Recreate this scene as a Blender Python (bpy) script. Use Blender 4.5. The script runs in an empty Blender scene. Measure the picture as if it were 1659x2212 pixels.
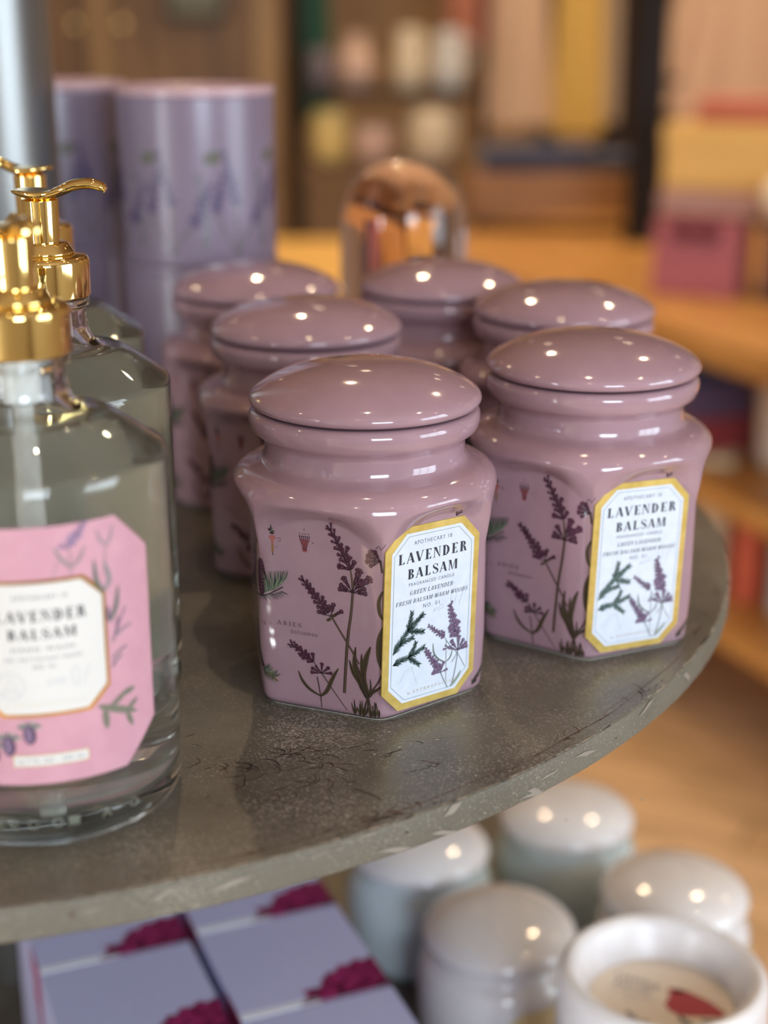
import bpy, bmesh, math, random
from mathutils import Vector, Matrix

S = 0.01                      # everything below is written in centimetres
R_ = math.radians
scene = bpy.context.scene
C = scene.collection

# ------------------------------------------------------------------ camera
CAM_H, CAM_PITCH = 25.35, 17.97
cam_d = bpy.data.cameras.new('camera')
cam_d.sensor_fit = 'HORIZONTAL'
cam_d.sensor_width = 36.0
cam_d.lens = 3307.0 / 1659.0 * 36.0
cam_d.clip_start = 0.02
cam_d.clip_end = 60
cam_d.dof.use_dof = True
cam_d.dof.focus_distance = 0.566
cam_d.dof.aperture_fstop = cam_d.lens / 12.6
cam = bpy.data.objects.new('camera', cam_d)
C.objects.link(cam)
cam.location = (0, 0, CAM_H * S)
cam.rotation_euler = (R_(90 - CAM_PITCH), 0, 0)
scene.camera = cam

# ------------------------------------------------------------------ view, world
scene.view_settings.view_transform = 'Standard'
scene.view_settings.look = 'None'
scene.view_settings.gamma = 1
scene.view_settings.use_curve_mapping = False
scene.view_settings.exposure = 0.0
try:
    scene.cycles.max_bounces = 16
    scene.cycles.transmission_bounces = 14
    scene.cycles.glossy_bounces = 8
    scene.cycles.transparent_max_bounces = 12
    scene.cycles.sample_clamp_indirect = 30
    scene.cycles.blur_glossy = 0.6
except Exception:
    pass
world = bpy.data.worlds.new('world')
scene.world = world
world.use_nodes = True
world.node_tree.nodes['Background'].inputs[0].default_value = (0.75, 0.85, 1.0, 1)
world.node_tree.nodes['Background'].inputs[1].default_value = 1.0


# daylight falling in through the shop windows (area lamps that fill the openings)
def window_light(name, loc, rot, sx, sy, power, col):
    l = bpy.data.lights.new(name, 'AREA')
    l.shape = 'RECTANGLE'
    l.size, l.size_y = sx * S, sy * S
    l.energy = power
    l.color = col
    o = bpy.data.objects.new(name, l)
    C.objects.link(o)
    o.location = [v * S for v in loc]
    o.rotation_euler = rot
    return o


WIN_RIGHT = (262, -130, 40, -30, 130)      # x, y0, y1, z0, z1
WIN_BACK = (-262, 35, 165, 25, 135)         # y, x0, x1, z0, z1
WIN_DOOR = (-262, -222, -166, -110, 100)    # x, y0, y1, z0, z1
window_light('daylight_right_window', (270, -45, 50), (0, R_(90), 0), 160, 170, 66, (0.76, 0.89, 1.0))
window_light('daylight_rear_window', (100, -270, 80), (R_(90), 0, 0), 130, 110, 92, (0.74, 0.86, 1.0))
window_light('daylight_glass_door', (-270, -194, -5), (0, R_(-90), 0), 205, 54, 105, (0.88, 0.95, 1.0))


# ------------------------------------------------------------------ materials
def new_mat(name):
    m = bpy.data.materials.new(name)
    m.use_nodes = True
    return m, m.node_tree, m.node_tree.nodes['Principled BSDF']


def mat(name, col, rough=0.5, metal=0.0, coat=0.0, spec=0.5, sheen=0.0, sss=0.0):
    m, nt, b = new_mat(name)
    b.inputs['Base Color'].default_value = (*col, 1)
    b.inputs['Roughness'].default_value = rough
    b.inputs['Metallic'].default_value = metal
    b.inputs['Coat Weight'].default_value = coat
    b.inputs['Coat Roughness'].default_value = 0.03
    b.inputs['Specular IOR Level'].default_value = spec
    b.inputs['Sheen Weight'].default_value = sheen
    b.inputs['Subsurface Weight'].default_value = sss
    b.inputs['Subsurface Scale'].default_value = 0.01
    return m


def N(nt, typ, **kw):
    n = nt.nodes.new(typ)
    for k, v in kw.items():
        setattr(n, k, v)
    return n


def noise_mat(name, c1, c2, scale=8, rough=0.5, detail=6, stretch=(1, 1, 1), lo=0.35, hi=0.65, bump=0.0, coat=0.0,
              metal=0.0, distortion=0.0, rough2=None):
    m, nt, b = new_mat(name)
    tc = N(nt, 'ShaderNodeTexCoord')
    mp = N(nt, 'ShaderNodeMapping')
    mp.inputs['Scale'].default_value = stretch
    no = N(nt, 'ShaderNodeTexNoise')
    no.inputs['Scale'].default_value = scale
    no.inputs['Detail'].default_value = detail
    no.inputs['Distortion'].default_value = distortion
    cr = N(nt, 'ShaderNodeValToRGB')
    cr.color_ramp.elements[0].position = lo
    cr.color_ramp.elements[1].position = hi
    cr.color_ramp.elements[0].color = (*c1, 1)
    cr.color_ramp.elements[1].color = (*c2, 1)
    L = nt.links.new
    L(tc.outputs['Object'], mp.inputs['Vector'])
    L(mp.outputs['Vector'], no.inputs['Vector'])
    L(no.outputs['Fac'], cr.inputs['Fac'])
    L(cr.outputs['Color'], b.inputs['Base Color'])
    b.inputs['Roughness'].default_value = rough
    b.inputs['Coat Weight'].default_value = coat
    b.inputs['Metallic'].default_value = metal
    if rough2 is not None:
        mr = N(nt, 'ShaderNodeMapRange')
        mr.inputs['To Min'].default_value = rough
        mr.inputs['To Max'].default_value = rough2
        L(no.outputs['Fac'], mr.inputs['Value'])
        L(mr.outputs['Result'], b.inputs['Roughness'])
    if bump:
        bp = N(nt, 'ShaderNodeBump')
        bp.inputs['Strength'].default_value = bump
        bp.inputs['Distance'].default_value = 0.002
        L(no.outputs['Fac'], bp.inputs['Height'])
        L(bp.outputs['Normal'], b.inputs['Normal'])
    return m


def shelf_mat(name, base1, base2, speck, speck_amt, rough):
    """worn zinc: cloudy tone, fine pale specks, hair scratches"""
    m, nt, b = new_mat(name)
    L = nt.links.new
    tc = N(nt, 'ShaderNodeTexCoord')
    n1 = N(nt, 'ShaderNodeTexNoise'); n1.inputs['Scale'].default_value = 9; n1.inputs['Detail'].default_value = 8
    n1.inputs['Roughness'].default_value = 0.65
    cr = N(nt, 'ShaderNodeValToRGB')
    cr.color_ramp.elements[0].position = 0.33; cr.color_ramp.elements[1].position = 0.68
    cr.color_ramp.elements[0].color = (*base1, 1); cr.color_ramp.elements[1].color = (*base2, 1)
    n2 = N(nt, 'ShaderNodeTexNoise'); n2.inputs['Scale'].default_value = 1150; n2.inputs['Detail'].default_value = 3
    n3 = N(nt, 'ShaderNodeTexNoise'); n3.inputs['Scale'].default_value = 22; n3.inputs['Detail'].default_value = 4
    ad = N(nt, 'ShaderNodeMath', operation='MULTIPLY_ADD')
    ad.inputs[1].default_value = 0.5
    r2 = N(nt, 'ShaderNodeMapRange')
    r2.inputs['From Min'].default_value = 0.81 - speck_amt
    r2.inputs['From Max'].default_value = 1.03 - speck_amt
    mx = N(nt, 'ShaderNodeMix', data_type='RGBA')
    mx.inputs[7].default_value = (*speck, 1)
    L(tc.outputs['Object'], n1.inputs['Vector']); L(tc.outputs['Object'], n2.inputs['Vector'])
    L(tc.outputs['Object'], n3.inputs['Vector'])
    L(n1.outputs['Fac'], cr.inputs['Fac'])
    L(n3.outputs['Fac'], ad.inputs[0]); L(n2.outputs['Fac'], ad.inputs[2])
    L(ad.outputs[0], r2.inputs['Value'])
    L(r2.outputs['Result'], mx.inputs[0]); L(cr.outputs['Color'], mx.inputs[6])
    # worn scratches
    wv = N(nt, 'ShaderNodeTexVoronoi', feature='DISTANCE_TO_EDGE'); wv.inputs['Scale'].default_value = 14
    mp = N(nt, 'ShaderNodeMapping'); mp.inputs['Scale'].default_value = (0.6, 3.2, 1); mp.inputs['Rotation'].default_value = (0, 0, -0.45)
    ds = N(nt, 'ShaderNodeMixRGB'); ds.blend_type = 'ADD'; ds.inputs[0].default_value = 0.25
    L(tc.outputs['Object'], ds.inputs[1]); L(n3.outputs['Color'], ds.inputs[2])
    L(ds.outputs[0], mp.inputs['Vector']); L(mp.outputs['Vector'], wv.inputs['Vector'])
    r3 = N(nt, 'ShaderNodeMapRange'); r3.inputs['From Min'].default_value = 0.0; r3.inputs['From Max'].default_value = 0.0045
    r3.inputs['To Min'].default_value = 0.22; r3.inputs['To Max'].default_value = 0.0
    L(wv.outputs['Distance'], r3.inputs['Value'])
    mx2 = N(nt, 'ShaderNodeMix', data_type='RGBA'); mx2.inputs[7].default_value = (*speck, 1)
    L(r3.outputs['Result'], mx2.inputs[0]); L(mx.outputs[2], mx2.inputs[6])
    L(mx2.outputs[2], b.inputs['Base Color'])
    mr = N(nt, 'ShaderNodeMapRange'); mr.inputs['To Min'].default_value = rough - 0.1; mr.inputs['To Max'].default_value = rough + 0.14
    L(n1.outputs['Fac'], mr.inputs['Value']); L(mr.outputs['Result'], b.inputs['Roughness'])
    bp = N(nt, 'ShaderNodeBump'); bp.inputs['Strength'].default_value = 0.12; bp.inputs['Distance'].default_value = 0.0005
    L(n2.outputs['Fac'], bp.inputs['Height']); L(bp.outputs['Normal'], b.inputs['Normal'])
    return m


def glass_mat(name, col, ior=1.5, rough=0.0):
    m, nt, b = new_mat(name)
    b.inputs['Base Color'].default_value = (*col, 1)
    b.inputs['Roughness'].default_value = rough
    b.inputs['IOR'].default_value = ior
    b.inputs['Transmission Weight'].default_value = 1.0
    return m


def emit_mat(name, col, strength):
    m, nt, b = new_mat(name)
    b.inputs['Base Color'].default_value = (*col, 1)
    b.inputs['Emission Color'].default_value = (*col, 1)
    b.inputs['Emission Strength'].default_value = strength
    return m


M = {}
M['glaze'] = noise_mat('mauve_glaze', (0.345, 0.215, 0.250), (0.37, 0.232, 0.268), 70, 0.09, 3, coat=0.5)
M['unglazed'] = mat('unglazed_foot', (0.62, 0.58, 0.5), 0.6)
M['paper'] = noise_mat('label_paper', (0.60, 0.655, 0.74), (0.64, 0.69, 0.77), 260, 0.55, 3, bump=0.05)
M['ink'] = mat('black_ink', (0.018, 0.018, 0.03), 0.5)
M['ink_soft'] = mat('grey_ink', (0.13, 0.14, 0.17), 0.5)
M['ink_line'] = mat('fine_grey_line', (0.22, 0.26, 0.27), 0.5)
M['ink_script'] = mat('pale_script_ink', (0.42, 0.45, 0.52), 0.5)
M['gold_foil'] = noise_mat('gold_foil', (0.60, 0.42, 0.10), (0.74, 0.54, 0.16), 180, 0.36, 3, metal=0.55)
M['gold_text'] = mat('gold_lettering', (0.50, 0.42, 0.30), 0.45)
M['gold_text_pale'] = mat('pale_gold_lettering', (0.66, 0.60, 0.48), 0.5)
M['gold_shiny'] = mat('polished_gold_plate', (0.93, 0.70, 0.27), 0.05, 1.0)
M['print_text'] = mat('brown_print', (0.16, 0.09, 0.10), 0.12, coat=0.5)
PR = 0.13
pr = lambda n, c: mat(n, c, PR, coat=0.4)
M['p_dark'] = pr('print_dark_plum', (0.032, 0.012, 0.020))
M['p_plum'] = pr('print_plum', (0.085, 0.026, 0.050))
M['p_violet'] = pr('print_violet', (0.17, 0.065, 0.11))
M['p_stem'] = pr('print_stem', (0.048, 0.031, 0.024))
M['p_stem2'] = pr('print_stem_light', (0.13, 0.085, 0.055))
M['p_leaf'] = pr('print_olive_leaf', (0.066, 0.046, 0.024))
M['p_leafd'] = pr('print_leaf_vein', (0.026, 0.020, 0.015))
M['p_green'] = pr('print_fir_green', (0.045, 0.068, 0.045))
M['p_greend'] = pr('print_fir_dark', (0.016, 0.030, 0.024))
M['p_pale'] = pr('print_pale_green', (0.17, 0.20, 0.13))
M['p_coral'] = pr('print_coral', (0.36, 0.10, 0.08))
M['p_brown'] = pr('print_golden_brown', (0.25, 0.12, 0.035))
q_ = lambda n, c: mat(n, c, 0.5)
M['l_violet'] = q_('label_violet', (0.17, 0.11, 0.19))
M['l_plum'] = q_('label_plum', (0.075, 0.038, 0.080))
M['l_lilac'] = q_('label_lilac', (0.34, 0.24, 0.38))
M['l_green'] = q_('label_fir_green', (0.075, 0.125, 0.11))
M['l_greend'] = q_('label_fir_dark', (0.030, 0.060, 0.058))
M['l_stem'] = q_('label_stem', (0.16, 0.19, 0.19))
M['l_leaf'] = q_('label_leaf', (0.28, 0.34, 0.26))
M['l_leafd'] = q_('label_dark_leaf', (0.12, 0.14, 0.12))
M['l_grey'] = q_('label_grey_leaf', (0.23, 0.22, 0.22))
M['l_olive'] = q_('label_olive', (0.19, 0.18, 0.13))
M['pink_paper'] = noise_mat('pink_label', (0.56, 0.29, 0.355), (0.60, 0.32, 0.385), 120, 0.42, 2)
M['white_paper'] = mat('white_label', (0.68, 0.67, 0.64), 0.45)
M['cream_back'] = mat('cream_label_reverse', (0.80, 0.80, 0.66), 0.5)
M['glass'] = glass_mat('clear_glass', (0.985, 0.99, 0.975), 1.48)
M['liquid'] = glass_mat('clear_hand_wash', (0.99, 0.99, 0.95), 1.36)
_nt = M['liquid'].node_tree          # pale haze mixed in to brighten the clear gel
_tr = N(_nt, 'ShaderNodeBsdfTranslucent'); _tr.inputs[0].default_value = (0.93, 0.95, 0.84, 1)
_df = N(_nt, 'ShaderNodeBsdfDiffuse'); _df.inputs[0].default_value = (0.93, 0.95, 0.84, 1)
_a = N(_nt, 'ShaderNodeMixShader'); _a.inputs[0].default_value = 0.5
_b = N(_nt, 'ShaderNodeMixShader'); _b.inputs[0].default_value = 0.09
_nt.links.new(_tr.outputs[0], _a.inputs[1]); _nt.links.new(_df.outputs[0], _a.inputs[2])
_nt.links.new(_nt.nodes['Principled BSDF'].outputs[0], _b.inputs[1]); _nt.links.new(_a.outputs[0], _b.inputs[2])
_nt.links.new(_b.outputs[0], _nt.nodes['Material Output'].inputs[0])
M['tube'] = mat('translucent_dip_tube', (0.86, 0.88, 0.84), 0.25)
M['zinc_top'] = shelf_mat('worn_zinc_top', (0.074, 0.064, 0.047), (0.170, 0.152, 0.116), (0.32, 0.29, 0.24), 0.02, 0.34)
M['zinc_rim'] = shelf_mat('worn_zinc_rim', (0.105, 0.095, 0.072), (0.16, 0.146, 0.112), (0.32, 0.295, 0.24), 0.0, 0.5)
M['chip'] = mat('chipped_pale_edge', (0.42, 0.38, 0.30), 0.7)
M['rust'] = mat('rust_brown', (0.085, 0.035, 0.022), 0.7)
M['scuff'] = mat('dark_scuff', (0.022, 0.014, 0.012), 0.55)
M['scuff_pale'] = mat('pale_scratch', (0.26, 0.23, 0.19), 0.5)
M['steel'] = noise_mat('brushed_steel', (0.20, 0.20, 0.20), (0.27, 0.27, 0.26), 60, 0.33, 4, stretch=(1, 1, 0.06), metal=0.85)
M['canister'] = noise_mat('lavender_gloss', (0.20, 0.15, 0.20), (0.215, 0.165, 0.225), 20, 0.30, 2)
M['canister_rim'] = mat('pink_canister_rim', (0.48, 0.31, 0.33), 0.3)
M['c_violet'] = mat('canister_violet', (0.085, 0.06, 0.125), 0.3)
M['c_green'] = mat('canister_green', (0.13, 0.125, 0.10), 0.2)
M['c_grey'] = mat('canister_grey_green', (0.20, 0.20, 0.24), 0.2)
M['rose_glass'] = glass_mat('rose_glass', (0.88, 0.76, 0.80), 1.42)
M['box_card'] = mat('lavender_card', (0.57, 0.57, 0.84), 0.42)
M['box_edge'] = mat('white_card_edge', (0.86, 0.86, 0.93), 0.5)
M['emboss'] = mat('embossed_card', (0.64, 0.64, 0.88), 0.35)


def peony_mat():
    m, nt, b = new_mat('magenta_peony_print')
    L = nt.links.new
    tc = N(nt, 'ShaderNodeTexCoord')
    n = N(nt, 'ShaderNodeTexNoise'); n.inputs['Scale'].default_value = 90
    mx = N(nt, 'ShaderNodeMixRGB'); mx.blend_type = 'ADD'; mx.inputs[0].default_value = 0.02
    v = N(nt, 'ShaderNodeTexVoronoi'); v.inputs['Scale'].default_value = 150
    cr = N(nt, 'ShaderNodeValToRGB')
    e = cr.color_ramp.elements
    e[0].position = 0.1; e[0].color = (0.46, 0.035, 0.19, 1)
    e[1].position = 0.75; e[1].color = (0.085, 0.004, 0.03, 1)
    k = e.new(0.45); k.color = (0.25, 0.012, 0.09, 1)
    L(tc.outputs['Object'], n.inputs['Vector']); L(tc.outputs['Object'], mx.inputs[1]); L(n.outputs['Color'], mx.inputs[2])
    L(mx.outputs[0], v.inputs['Vector']); L(v.outputs['Distance'], cr.inputs['Fac'])
    L(cr.outputs['Color'], b.inputs['Base Color'])
    b.inputs['Roughness'].default_value = 0.4
    return m


M['peony'] = peony_mat()
M['peony_side'] = mat('pink_peony_side', (0.50, 0.05, 0.16), 0.4)
M['ceramic'] = mat('white_ceramic', (0.74, 0.71, 0.70), 0.12, coat=0.4)
M['aqua'] = mat('pale_aqua_ceramic', (0.62, 0.72, 0.73), 0.14, coat=0.4)
M['ceramic_label'] = mat('golden_jar_label', (0.80, 0.62, 0.32), 0.45)
M['marble'] = noise_mat('marble', (0.70, 0.67, 0.68), (0.86, 0.83, 0.82), 26, 0.28, 6, distortion=0.6)
M['wax'] = mat('cream_dust_cover', (0.84, 0.73, 0.61), 0.5)
M['rose_red'] = mat('rose_red_print', (0.46, 0.035, 0.06), 0.5)
M['wood_floor'] = None


def plank_mat(name, c1, c2, plank=0.12, length=1.2, rough=0.35, rot=0.0):
    m, nt, b = new_mat(name)
    L = nt.links.new
    tc = N(nt, 'ShaderNodeTexCoord')
    mp = N(nt, 'ShaderNodeMapping'); mp.inputs['Rotation'].default_value = (0, 0, rot)
    br = N(nt, 'ShaderNodeTexBrick')
    br.inputs['Scale'].default_value = 1.0
    br.inputs['Brick Width'].default_value = length
    br.inputs['Row Height'].default_value = plank
    br.inputs['Mortar Size'].default_value = 0.003
    br.inputs['Color1'].default_value = (*c1, 1)
    br.inputs['Color2'].default_value = (*c2, 1)
    br.inputs['Mortar'].default_value = (c1[0] * .25, c1[1] * .25, c1[2] * .25, 1)
    n = N(nt, 'ShaderNodeTexNoise'); n.inputs['Scale'].default_value = 5; n.inputs['Detail'].default_value = 8
    mp2 = N(nt, 'ShaderNodeMapping'); mp2.inputs['Scale'].default_value = (1.2, 14, 1)
    mx = N(nt, 'ShaderNodeMixRGB'); mx.blend_type = 'MULTIPLY'; mx.inputs[0].default_value = 0.7
    cr = N(nt, 'ShaderNodeValToRGB')
    cr.color_ramp.elements[0].color = (0.45, 0.42, 0.38, 1); cr.color_ramp.elements[1].color = (1.25, 1.22, 1.15, 1)
    cr.color_ramp.elements[0].position = 0.3; cr.color_ramp.elements[1].position = 0.7
    L(tc.outputs['Object'], mp.inputs['Vector']); L(mp.outputs['Vector'], br.inputs['Vector'])
    L(mp.outputs['Vector'], mp2.inputs['Vector']); L(mp2.outputs['Vector'], n.inputs['Vector'])
    L(n.outputs['Fac'], cr.inputs['Fac'])
    L(br.outputs['Color'], mx.inputs[1]); L(cr.outputs['Color'], mx.inputs[2])
    L(mx.outputs[0], b.inputs['Base Color'])
    b.inputs['Roughness'].default_value = rough
    return m


M['floor'] = plank_mat('oak_floor', (0.68, 0.46, 0.27), (0.80, 0.58, 0.37), rot=0.5)
M['table_wood'] = noise_mat('honey_wood', (0.38, 0.17, 0.045), (0.60, 0.31, 0.09), 3, 0.4, 8, stretch=(1, 7, 4))
M['table_wood2'] = noise_mat('yellow_pine', (0.62, 0.35, 0.09), (0.80, 0.50, 0.15), 3, 0.4, 8, stretch=(1, 6, 4))
M['cabinet_wood'] = noise_mat('brown_cabinet_wood', (0.10, 0.052, 0.020), (0.21, 0.115, 0.045), 4, 0.45, 8, stretch=(5, 5, 0.7))
M['cabinet_light'] = noise_mat('tan_cabinet_wood', (0.26, 0.155, 0.06), (0.36, 0.22, 0.09), 4, 0.45, 8, stretch=(5, 5, 0.7))
M['dark_iron'] = mat('dark_iron', (0.018, 0.012, 0.010), 0.45, 0.6)
M['plaster'] = mat('warm_plaster', (0.42, 0.36, 0.30), 0.8)
M['back_plaster'] = noise_mat('brown_back_wall', (0.22, 0.14, 0.08), (0.34, 0.23, 0.14), 2.5, 0.8, 4)
M['ceiling'] = mat('tan_ceiling', (0.36, 0.27, 0.20), 0.8)
M['white_paint'] = mat('white_painted_wood', (0.75, 0.73, 0.70), 0.5)
M['window_glass'] = glass_mat('window_pane', (1, 1, 1), 1.05)
M['lamp_glow'] = emit_mat('lamp_glow', (1.0, 0.80, 0.52), 55.0)
M['lamp_body'] = mat('lamp_housing', (0.05, 0.05, 0.05), 0.4)


def cloth(name, col, rough=0.85):
    return mat(name, col, rough, sheen=0.2)


# ------------------------------------------------------------------ mesh helpers (input in cm)
def link(name, verts, faces, mats, parent=None, smooth=True, fmat=None, sharp=None):
    me = bpy.data.meshes.new(name)
    me.from_pydata([(v[0] * S, v[1] * S, v[2] * S) for v in verts], [], faces)
    if not isinstance(mats, (list, tuple)):
        mats = [mats]
    for m in mats:
        me.materials.append(m)
    if fmat:
        me.polygons.foreach_set('material_index', fmat)
    if smooth:
        me.polygons.foreach_set('use_smooth', [True] * len(me.polygons))
        if sharp:
            me.set_sharp_from_angle(angle=R_(sharp))
    me.update()
    o = bpy.data.objects.new(name, me)
    C.objects.link(o)
    if parent is not None:
        o.parent = parent
    return o


class MB:
    """collects verts and faces for one mesh"""
    def __init__(s):
        s.v, s.f, s.m = [], [], []

    def add(s, verts, faces, mi=0):
        n = len(s.v)
        s.v += [tuple(v) for v in verts]
        s.f += [tuple(i + n for i in f) for f in faces]
        s.m += [mi] * len(faces)

    def build(s, name, mats, parent=None, smooth=True, sharp=35):
        return link(name, s.v, s.f, mats, parent, smooth, s.m, sharp)


def lathe(profile, seg=96, cx=0, cy=0, closed=False, a0=0.0, a1=None):
    """profile [(r, z)] revolved about the vertical"""
    mb = MB()
    full = a1 is None
    n = seg if full else seg + 1
    V = []
    for r, z in profile:
        for i in range(n):
            a = a0 + (2 * math.pi if full else (a1 - a0)) * i / seg
            V.append((cx + r * math.cos(a), cy + r * math.sin(a), z))
    F = []
    P = len(profile)
    rng = P if closed else P - 1
    for j in range(rng):
        k = (j + 1) % P
        for i in range(seg):
            i2 = (i + 1) % n if full else i + 1
            F.append((j * n + i, j * n + i2, k * n + i2, k * n + i))
    mb.add(V, F)
    return mb


def fillet(pts, rad, n=4):
    """round the corners of an (r, z) polyline; rad is a number or one per point"""
    out = []
    for i, p in enumerate(pts):
        r = rad[i] if isinstance(rad, (list, tuple)) else rad
        if i == 0 or i == len(pts) - 1 or r <= 0:
            out.append(p)
            continue
        a, b, c = Vector(pts[i - 1]), Vector(p), Vector(pts[i + 1])
        u, w = (a - b), (c - b)
        lu, lw = u.length, w.length
        if lu < 1e-6 or lw < 1e-6:
            out.append(p)
            continue
        r1 = min(r, lu * .49, lw * .49)
        p0, p2 = b + u / lu * r1, b + w / lw * r1
        for k in range(n + 1):
            t = k / n
            q = p0 * (1 - t) ** 2 + b * 2 * t * (1 - t) + p2 * t * t
            out.append((q.x, q.y))
    return out


def boxmb(mb, x0, x1, y0, y1, z0, z1, bev=0.0, mi=0, rot=0.0, pivot=None, seg=2):
    bm = bmesh.new()
    bmesh.ops.create_cube(bm, size=1)
    for v in bm.verts:
        v.co = Vector(((x0 + x1) / 2 + v.co.x * (x1 - x0), (y0 + y1) / 2 + v.co.y * (y1 - y0), (z0 + z1) / 2 + v.co.z * (z1 - z0)))
    if bev > 0:
        bmesh.ops.bevel(bm, geom=list(bm.edges), offset=bev, segments=seg, profile=0.5, affect='EDGES')
    if rot:
        p = Vector(pivot) if pivot else Vector(((x0 + x1) / 2, (y0 + y1) / 2, 0))
        bmesh.ops.rotate(bm, verts=bm.verts, cent=p, matrix=Matrix.Rotation(rot, 3, 'Z'))
    bm.verts.index_update()
    mb.add([v.co.copy() for v in bm.verts], [[v.index for v in f.verts] for f in bm.faces], mi)
    bm.free()


def tube(mb, pts, rad, seg=12, mi=0, cap=True, flat=1.0):
    pts = [Vector(p) for p in pts]
    n = len(pts)
    V = []
    up = Vector((0, 0, 1))
    for i, p in enumerate(pts):
        t = (pts[min(i + 1, n - 1)] - pts[max(i - 1, 0)]).normalized()
        a = t.cross(up)
        if a.length < 1e-3:
            a = t.cross(Vector((1, 0, 0)))
        a.normalize()
        b = a.cross(t)
        r = rad[i] if isinstance(rad, (list, tuple)) else rad
        for k in range(seg):
            g = 2 * math.pi * k / seg
            V.append(p + a * r * math.cos(g) + b * r * flat * math.sin(g))
    F = []
    for i in range(n - 1):
        for k in range(seg):
            k2 = (k + 1) % seg
            F.append((i * seg + k, i * seg + k2, (i + 1) * seg + k2, (i + 1) * seg + k))
    if cap:
        F.append(tuple(reversed(range(seg))))
        F.append(tuple((n - 1) * seg + k for k in range(seg)))
    mb.add(V, F, mi)


def empty(name, loc, rz=0.0):
    o = bpy.data.objects.new(name, None)
    C.objects.link(o)
    o.empty_display_size = 0.02
    o.location = [c * S for c in loc]
    o.rotation_euler = (0, 0, rz)
    return o


def tag(o, label, cat, group=None, kind=None):
    o['label'] = label
    o['category'] = cat
    if group:
        o['group'] = group
    if kind:
        o['kind'] = kind
    return o


def structure(o):
    o['kind'] = 'structure'
    return o


def copy_tree(o, parent=None):
    c = o.copy()
    C.objects.link(c)
    c.parent = parent
    for ch in [x for x in list(C.objects) if x.parent == o]:
        copy_tree(ch, c)
    return c


def bez(p, n=14):
    """smooth curve through the points (Catmull-Rom), 2-D or 3-D"""
    p = [Vector(q) for q in p]
    if len(p) == 2:
        return [p[0].lerp(p[1], i / n) for i in range(n + 1)]
    out = []
    m = len(p)
    for i in range(m - 1):
        a, b, c, d = p[max(i - 1, 0)], p[i], p[i + 1], p[min(i + 2, m - 1)]
        k = max(3, n // (m - 1))
        for j in range(k):
            t = j / k
            out.append(0.5 * ((2 * b) + (c - a) * t + (2 * a - 5 * b + 4 * c - d) * t * t + (3 * b - a - 3 * c + d) * t ** 3))
    out.append(p[-1])
    return out


# ------------------------------------------------------------------ flat artwork: collected in 2-D, laid on a surface by a map
class Art:
    def __init__(s):
        s.items = []          # (pts2d, faces, material, layer)

    def poly(s, pts, m, layer=0):
        s.items.append(([tuple(p)[:2] for p in pts], [tuple(range(len(pts)))], m, layer))

    def fan(s, pts, m, layer=0):
        cx = sum(p[0] for p in pts) / len(pts)
        cy = sum(p[1] for p in pts) / len(pts)
        n = len(pts)
        s.items.append(([(cx, cy)] + [tuple(p)[:2] for p in pts], [(0, i + 1, (i + 1) % n + 1) for i in range(n)], m, layer))

    def ellipse(s, x, y, rx, ry, ang, m, layer=0, n=12):
        ca, sa = math.cos(ang), math.sin(ang)
        s.fan([(x + rx * math.cos(t) * ca - ry * math.sin(t) * sa, y + rx * math.cos(t) * sa + ry * math.sin(t) * ca)
               for t in [2 * math.pi * i / n for i in range(n)]], m, layer)

    def ribbon(s, pts, w, m, layer=0):
        """pts polyline, w width number or list"""
        pts = [Vector(p).to_2d() for p in pts]
        n = len(pts)
        V = []
        for i, p in enumerate(pts):
            t = pts[min(i + 1, n - 1)] - pts[max(i - 1, 0)]
            if t.length < 1e-9:
                t = Vector((1, 0))
            t.normalize()
            nn = Vector((-t.y, t.x))
            k = (w[i] if isinstance(w, (list, tuple)) else w) / 2
            V += [tuple(p + nn * k), tuple(p - nn * k)]
        s.items.append((V, [(2 * i, 2 * i + 1, 2 * i + 3, 2 * i + 2) for i in range(n - 1)], m, layer))

    def raw(s, V, F, m, layer=0):
        s.items.append((V, F, m, layer))

    def build(s, name, fn, parent=None, step=0.006, base=0.012, smooth=False):
        """fn(x, y, offset) -> 3-D point"""
        mats = []
        V, F, FM = [], [], []
        for pts, faces, m, layer in s.items:
            if m not in mats:
                mats.append(m)
            k = mats.index(m)
            n = len(V)
            off = base + step * layer
            V += [fn(p[0], p[1], off) for p in pts]
            F += [tuple(i + n for i in f) for f in faces]
            FM += [k] * len(faces)
        return link(name, V, F, [M[m] for m in mats], parent, smooth, FM)


def octagon(x0, x1, y0, y1, c):
    return [(x0 + c, y0), (x1 - c, y0), (x1, y0 + c), (x1, y1 - c), (x1 - c, y1), (x0 + c, y1), (x0, y1 - c), (x0, y0 + c)]


def oct_columns(art, x0, x1, y0, y1, c, m, layer, step=0.25):
    """octagon cut in columns so it can follow a curved wall"""
    xs = sorted(set([x0, x0 + c, x1 - c, x1] + [x0 + c + (x1 - x0 - 2 * c) * i / max(1, int((x1 - x0) / step)) for i in range(int((x1 - x0) / step) + 1)]
                    + [x0 + c * i / 5 for i in range(6)] + [x1 - c * i / 5 for i in range(6)]))
    V, F = [], []
    for x in xs:
        d = max(0, x0 + c - x, x - (x1 - c))
        V += [(x, y0 + d), (x, y1 - d)]
    for i in range(len(xs) - 1):
        F.append((2 * i, 2 * i + 2, 2 * i + 3, 2 * i + 1))
    art.raw(V, F, m, layer)


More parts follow.
